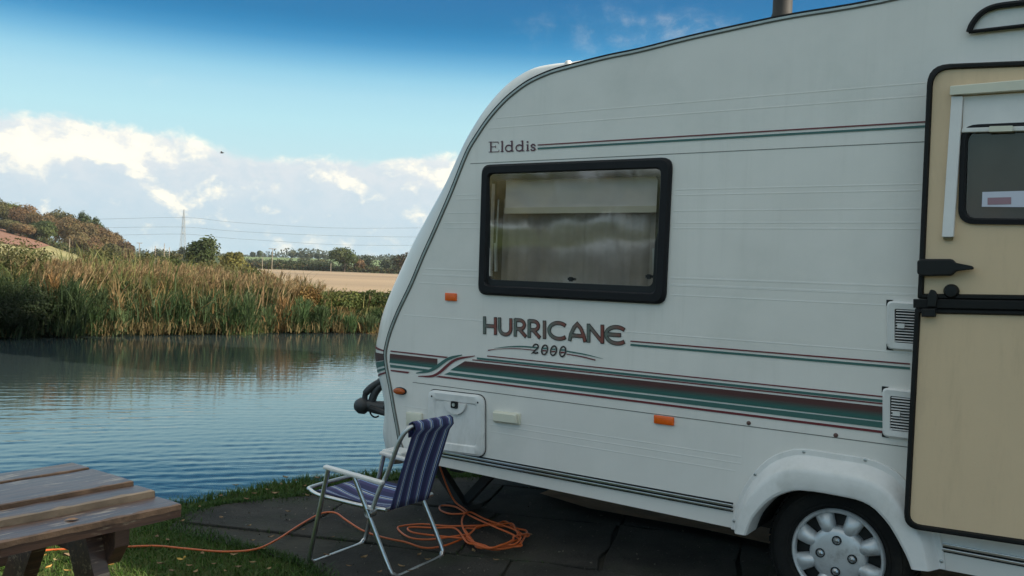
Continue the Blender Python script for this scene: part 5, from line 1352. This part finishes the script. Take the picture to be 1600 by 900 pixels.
# dense core so that no light gap shows through the bed
n = 16000; s, t, x, y = band_pts(n, S_FAR+1.0, S_FAR+5.5, -16, 28); zz = WATER_Z+top_limit(x, y)*0.72*rng.random(n)
tag(cards(np.stack([x, y, zz], 1), rng.normal(size=(n, 3)), 0.10+0.08*rng.random(n), np.array([0.06, 0.07, 0.028])*(0.6+0.8*rng.random((n, 1))), 'reed_litter', M['reed']), kind='stuff')
# shrubs on the bank
def shrub(px, sdist, h, wd_, cols, n, leaf, label, name='bank_shrub'):
    a = (px-800)/F; y = (S_FAR+sdist)/(N_.x*a+N_.y); x = a*y; g = Vector((x, y, min(hz(x, y), -0.1)))
    t = thing(name, label, 'shrub', g, 0, 'shrubs on the far bank')
    st = MB()
    for k in range(6):
        an = k*1.05; st.tube([g, g+Vector((math.cos(an)*wd_*.15, math.sin(an)*wd_*.15, h*.5)), g+Vector((math.cos(an)*wd_*.3, math.sin(an)*wd_*.3, h*.85))], [.02, .014, .006], 5)
    st.build('stems', M['bark'], t)
    arr = crown_arrays((x, y, g.z+h*0.5), wd_/2, wd_/2, h*0.52, n, leaf, cols, 10); cards(*arr, 'leaves', M['leaf'], t)
def tufts(nc, per, s0, s1, h0, h1, rad, cols, wmul, name, t0=-14, t1=28):
    s, t, x, y = band_pts(nc, s0, s1, t0, t1); lim = top_limit(x, y); H = lim*rng.uniform(h0, h1, nc); cc = np.array(cols)[rng.integers(len(cols), size=nc)]*rng.uniform(.75, 1.25, (nc, 1))
    k = np.repeat(np.arange(nc), per); n = len(k); an = rng.random(n)*6.283; rr_ = rng.random(n)**0.7*rad*rng.uniform(.6, 1.3, nc)[k]
    bx = x[k]+np.cos(an)*rr_*0.5; by = y[k]+np.sin(an)*rr_*0.5; z0 = WATER_Z+H[k]*0.86*rng.random(n)**0.9*(1-0.35*(rr_/rad)**2)
    hh = np.minimum(H[k]-(z0-WATER_Z), 0.16+0.34*rng.random(n))*(0.8+0.3*rng.random(n)); ln = np.stack([np.cos(an), np.sin(an)], 1)*(0.25+0.75*(rr_/rad))[:, None]*0.75+rng.normal(size=(n, 2))*0.22+np.array([0.1, -0.08])
    c = cc[k]*(0.6+0.7*rng.random((n, 1)))
    tag(blades(np.stack([bx, by, z0], 1), np.maximum(hh, 0.15), ln, wmul*(0.6+0.8*rng.random(n)), c*0.85, c, name, M['reed'], 3, droop=1.3), kind='stuff')
tufts(330, 190, S_FAR-0.45, S_FAR+1.3, 0.38, 0.80, 0.46, [(q[0]*1.25, q[1]*1.25, q[2]*1.2) for q in G2]+[(0.085, 0.12, 0.055)], 0.011, 'sedge_tufts')
tufts(230, 170, S_FAR+1.0, S_FAR+4.0, 0.75, 1.02, 0.55, G1+[(0.17, 0.165, 0.065)], 0.012, 'reed_tufts')
tufts(90, 120, S_FAR-0.1, S_FAR+2.5, 0.6, 0.95, 0.4, BR, 0.011, 'dry_tufts')
leaf_reeds(16000, S_FAR-0.7, S_FAR+1.6, 0.74, [(0.03, 0.05, 0.02), (0.04, 0.06, 0.026)], 0.014, 0.0, 'shade_toned_sedge', -4, 4.7)  # dark green sedge, toned down further for the shadow on this end
shrub(70, 4.5, 1.55, 2.6, GRN+OLV, 6000, 0.04, 'green bush rising behind the dry stems on the left')
shrub(190, 5.8, 1.55, 2.2, GRN+OLV, 6000, 0.04, 'dark green bush behind the middle of the dry stems')
for q_, (px_, sd_, h_, w_) in enumerate(((10, 3.2, 1.95, 3.0), (48, 5.2, 1.6, 2.2), (92, 6.0, 1.5, 2.0), (150, 6.4, 1.95, 1.8), (230, 6.2, 1.8, 2.0), (268, 6.6, 1.75, 1.6), (335, 6.0, 1.6, 2.0), (395, 5.6, 1.5, 1.6))):
    shrub(px_, sd_, h_, w_, [OLV+GRN, GRN, OLV, GRN+OLV][q_ % 4], 7500, 0.036, ['olive bush rising behind the far left of the reeds', 'green bush behind the reeds right of the olive bush', 'low olive bush behind the left dry stems', 'rounded bush topping the reeds under the hill tip', 'green bush behind the reeds below the telegraph poles', 'narrow olive bush behind the reeds left of the pylon', 'green bush behind the reeds below the pointed tree', 'last low bush behind the reeds before the stubble field'][q_])
shrub(-25, 0.2, 1.35, 3.0, [(0.022, 0.035, 0.015), (0.03, 0.04, 0.018)], 17000, 0.026, 'dark bush hanging over the water at the left edge')  # leaves of this bush and the next darkened to stand in for shade
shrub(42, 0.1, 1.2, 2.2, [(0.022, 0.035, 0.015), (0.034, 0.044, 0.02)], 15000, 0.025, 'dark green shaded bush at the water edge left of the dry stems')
shrub(480, 0.9, 1.05, 1.1, [(0.20, 0.13, 0.045), (0.17, 0.10, 0.035)], 3600, 0.032, 'orange brown bush standing at the right of the reeds')
shrub(525, 1.2, 0.92, 1.8, [(0.075, 0.10, 0.03), (0.11, 0.12, 0.035)], 5000, 0.036, 'leafy green bramble right of the orange bush')
shrub(570, 1.6, 0.98, 1.5, [(0.05, 0.075, 0.022), (0.08, 0.10, 0.03)], 4200, 0.036, 'green bramble beside the caravan front')
shrub(560, 0.2, 0.62, 1.5, [(0.15, 0.085, 0.035), (0.12, 0.09, 0.03)], 2000, 0.045, 'russet bramble hanging over the water below the green ones')
shrub(600, 0.0, 0.75, 1.3, [(0.12, 0.065, 0.03), (0.10, 0.075, 0.03)], 1600, 0.045, 'dark russet bramble touching the caravan front')
shrub(650, 1.0, 1.1, 2.2, [(0.05, 0.075, 0.022), (0.08, 0.10, 0.03)], 1800, 0.06, 'green bank bush hidden by the caravan nose')

# ------------------------------------------------------------------ grass on the near bank
n = 170000
x = rng.uniform(-4.2, 1.6, n); y = rng.uniform(2.2, 7.2, n); s = x*N_.x+y*N_.y; t = x*E_.x+y*E_.y
ok = (s < S_NEAR+0.10) & (np.abs(x/np.maximum(y, .1)) < 0.62)
pp = [Vector(p) for p in pave_poly]
ins = np.zeros(n, bool); npv = len(pp)
for i in range(npv):
    a, b_ = pp[i], pp[(i+1) % npv]; c = ((a.y > y) != (b_.y > y)) & (x < (b_.x-a.x)*(y-a.y)/(b_.y-a.y+1e-12)+a.x); ins ^= c
edge = rng.random(n) < 0.0
ok &= ~ins
x, y, s, t = x[ok], y[ok], s[ok], t[ok]; n = len(x)
hh = 0.022+0.024*rng.random(n); rim = s > S_NEAR-0.25; hh = np.where(rim, hh*1.5, hh)
gcol = np.array([(0.055, 0.12, 0.02), (0.075, 0.14, 0.025), (0.11, 0.14, 0.04)])[rng.integers(3, size=n)]*(0.7+0.6*rng.random((n, 1)))
tag(blades(np.stack([x, y, hgt(x, y)-0.004], 1), hh, rng.normal(size=(n, 2))*0.5, 0.0022+0.0016*rng.random(n), gcol*0.7, gcol, 'grass', M['grass'], 2, droop=0.6), kind='stuff')
# grass tufts in the paving joints
nj = 5000; jx = []; 
for (u0, u1, v0, v1) in slab_rects:
    for _ in range(26):
        if rc.random() < 0.5: uu, vv = rc.uniform(u0, u1), v0+rc.gauss(0, 0.010)
        else: uu, vv = u0+rc.gauss(0, 0.010), rc.uniform(v0, v1)
        p = U0+SU*uu+SV*vv
        if inside(p, pave_poly) and 2.2 < p.y < 6.5 and p.x < 0.3 and (math.sin(uu*5.1)+math.sin(vv*4.3+1)) > -0.2: jx.append((p.x, p.y, 0.008))
for i in range(npv):
    a, b_ = pp[i], pp[(i+1) % npv]
    if min(a.y, b_.y) < 2 or max(a.x, b_.x) > 1.6: continue
    for _ in range(int((b_-a).length*900)):
        q_ = a.lerp(b_, rc.random()); w_ = 0.03+0.03*math.sin(q_.x*9+q_.y*5); jx.append((q_.x+rc.gauss(0, max(w_, .015)), q_.y+rc.gauss(0, max(w_, .015)), 0.012))
jx = np.array(jx); n = len(jx)
gc = np.array([0.05, 0.10, 0.02])*(0.6+0.8*rng.random((n, 1)))
tag(blades(jx, 0.016+0.026*rng.random(n), rng.normal(size=(n, 2))*0.7, np.full(n, 0.0025), gc*0.7, gc, 'joint_grass', M['grass'], 2), kind='stuff')

# grit and crumbs on the paving
n = 5200; gx = rng.uniform(-2.2, 1.6, n); gy = rng.uniform(2.6, 6.0, n)
ok = np.array([inside(Vector((a, b_, 0)), pave_poly) for a, b_ in zip(gx, gy)]); gx, gy = gx[ok], gy[ok]; n = len(gx)
tag(cards(np.stack([gx, gy, np.full(n, 0.023)], 1), rng.normal(size=(n, 3))*0.5+np.array([0, 0, 1.0]), 0.0025+0.007*rng.random(n)**3, np.array([0.10, 0.085, 0.065])*(0.25+1.3*rng.random((n, 1))**2), 'grit', M['fleaf']), kind='stuff')
# ------------------------------------------------------------------ fallen leaves
def fallen(px, py, size, col, z, label, group, a=None):
    p = gp(px, py, z); b = MB(); a = rc.uniform(0, 6.28) if a is None else a; ux = Vector((math.cos(a), math.sin(a), 0)); vx = Vector((-math.sin(a), math.cos(a), 0))
    pr = [(-1, 0), (-.6, .32), (-.1, .5), (.4, .36), (1, 0)]; rws = []
    for (u, w_) in pr:
        rws.append([p+ux*size*u+vx*size*w_*k+Vector((0, 0, size*(0.10+0.25*u*u+0.35*abs(k)*(rc.random()*.6+.4)))) for k in (-1, 0, 1)])
    b.grid(rws, col); o = b.build('fallen_leaf', M['fleaf'], smooth=60, origin=p.to_tuple(), fixn=False); tag(o, label, 'leaf', group)
YL = [(0.48, 0.30, 0.06), (0.42, 0.24, 0.06), (0.40, 0.30, 0.14)]; BRN = [(0.20, 0.12, 0.06), (0.26, 0.15, 0.07), (0.30, 0.19, 0.09)]
fallen(115, 872, 0.045, (0.20, 0.13, 0.075), 0.03, 'large curled brown leaf on the sunlit grass under the table', None)
fallen(148, 885, 0.022, (0.60, 0.36, 0.05), 0.03, 'brightest yellow leaf on the sunlit grass under the table', None)
for px, py in ((87, 876), (76, 888), (152, 892), (137, 895), (171, 884), (105, 893), (132, 868), (66, 870)): fallen(px, py, rc.uniform(.014, .02), rc.choice(YL), 0.028, 'small yellow leaf lying on the sunlit grass by the table leg', 'yellow leaves by the table')
for px, py in ((282, 876), (296, 885), (268, 893), (334, 882), (372, 887), (316, 866), (395, 880), (250, 882), (305, 895), (352, 893), (420, 890), (288, 872), (245, 840), (262, 845), (365, 868)): fallen(px, py, rc.uniform(.012, .022), rc.choice(BRN+YL[:1]), 0.028, *(('brown leaf on the shaded grass close behind the orange cable', 'leaves on the grass behind the cable') if py < 856 else ('brown leaf on the shaded grass in front of the orange cable', 'leaves on the grass in front of the cable')))
for px, py in ((312, 793), (368, 759), (345, 776), (398, 772), (418, 766), (440, 757), (462, 752), (446, 747), (476, 760), (385, 781), (430, 772), (496, 748)): fallen(px, py, rc.uniform(.014, .024), rc.choice(BRN), 0.03, 'brown leaf on the strip of grass along the water', 'leaves along the water edge')
for px, py in ((474, 828), (424, 840), (413, 858), (480, 775), (569, 872), (627, 886), (593, 895), (545, 885), (655, 868), (668, 875), (740, 862), (346, 810), (285, 815), (390, 822), (520, 840), (600, 870), (640, 893), (450, 800), (510, 868), (775, 876), (830, 836), (395, 845)): fallen(px, py, rc.uniform(.012, .02), rc.choice(BRN), 0.03, *(('brown leaf on the dark paving left of the chair', 'leaves on the paving left of the chair') if px < 483 else ('brown leaf on the dark paving between the chair legs', 'leaves on the paving under the chair') if px < 700 else ('brown leaf on the dark paving right of the chair under the caravan', 'leaves on the paving right of the chair')))
p_ = tpt(wd*0.11, 0.275, TZ-0.0045)
b = MB(); b.grid([[p_+Vector((math.cos(0.6)*u-math.sin(0.6)*v_, math.sin(0.6)*u+math.cos(0.6)*v_, 0.001+0.004*abs(math.sin(u*160+v_*90)))) for v_ in (-w_, -w_*0.4, w_*0.4, w_)] for u, w_ in ((-.017, .001), (-.009, .008), (0, .011), (.009, .008), (.017, .001))], (0.40, 0.21, 0.11)); tag(b.build('fallen_leaf', M['fleaf'], origin=p_.to_tuple()), 'crumpled tan leaf lying on the table top', 'leaf')

# ------------------------------------------------------------------ unseen trees: one added to shade the table, others for reeds and window
tree('unseen_shade_tree', 'leafy tree added out of view to shade the table', Vector((5.4, -0.4, 0)), 6.4, 2.8, GRN, 3000, 0.16, crown_lo=0.42)  # added out of view to keep the sun off the table
tree('unseen_shade_tree', 'tall tree beyond the caravan shading the left end of the reeds', Vector((7.2, 11.6, 0)), 11.6, 4.6, GRN, 4000, 0.26, crown_lo=0.12)
for i, (x_, y_, h_) in enumerate(((-130, -50, 9), (-126, -62, 11), (-138, -40, 12), (-140, -76, 10), (-120, -84, 9), (-150, -58, 13), (-112, -96, 10), (-150, -20, 12), (-100, -110, 11))):
    tree('bank_tree', 'tree on the near bank behind the viewer', Vector((x_, y_, hz(x_, y_))), h_, h_*2.0, OLV+GRN, 900, 0.8, crown_lo=0.0, group='trees behind the viewer')

# ------------------------------------------------------------------ thin autumn haze
hm_ = bpy.data.materials.new('air'); hm_.use_nodes = True; ht = NT(hm_.node_tree); ht.n.clear()
pv = ht.node('ShaderNodeVolumePrincipled'); pv.inputs['Color'].default_value = (0.82, 0.90, 0.97, 1); pv.inputs['Density'].default_value = 0.00014; pv.inputs['Anisotropy'].default_value = 0.2
oo = ht.node('ShaderNodeOutputMaterial'); ht.l.new(pv.outputs[0], oo.inputs[1])
b = MB(); b.box((-2800, -2600, -4), (2800, 2900, 62)); tag(b.build('haze', hm_), kind='stuff')
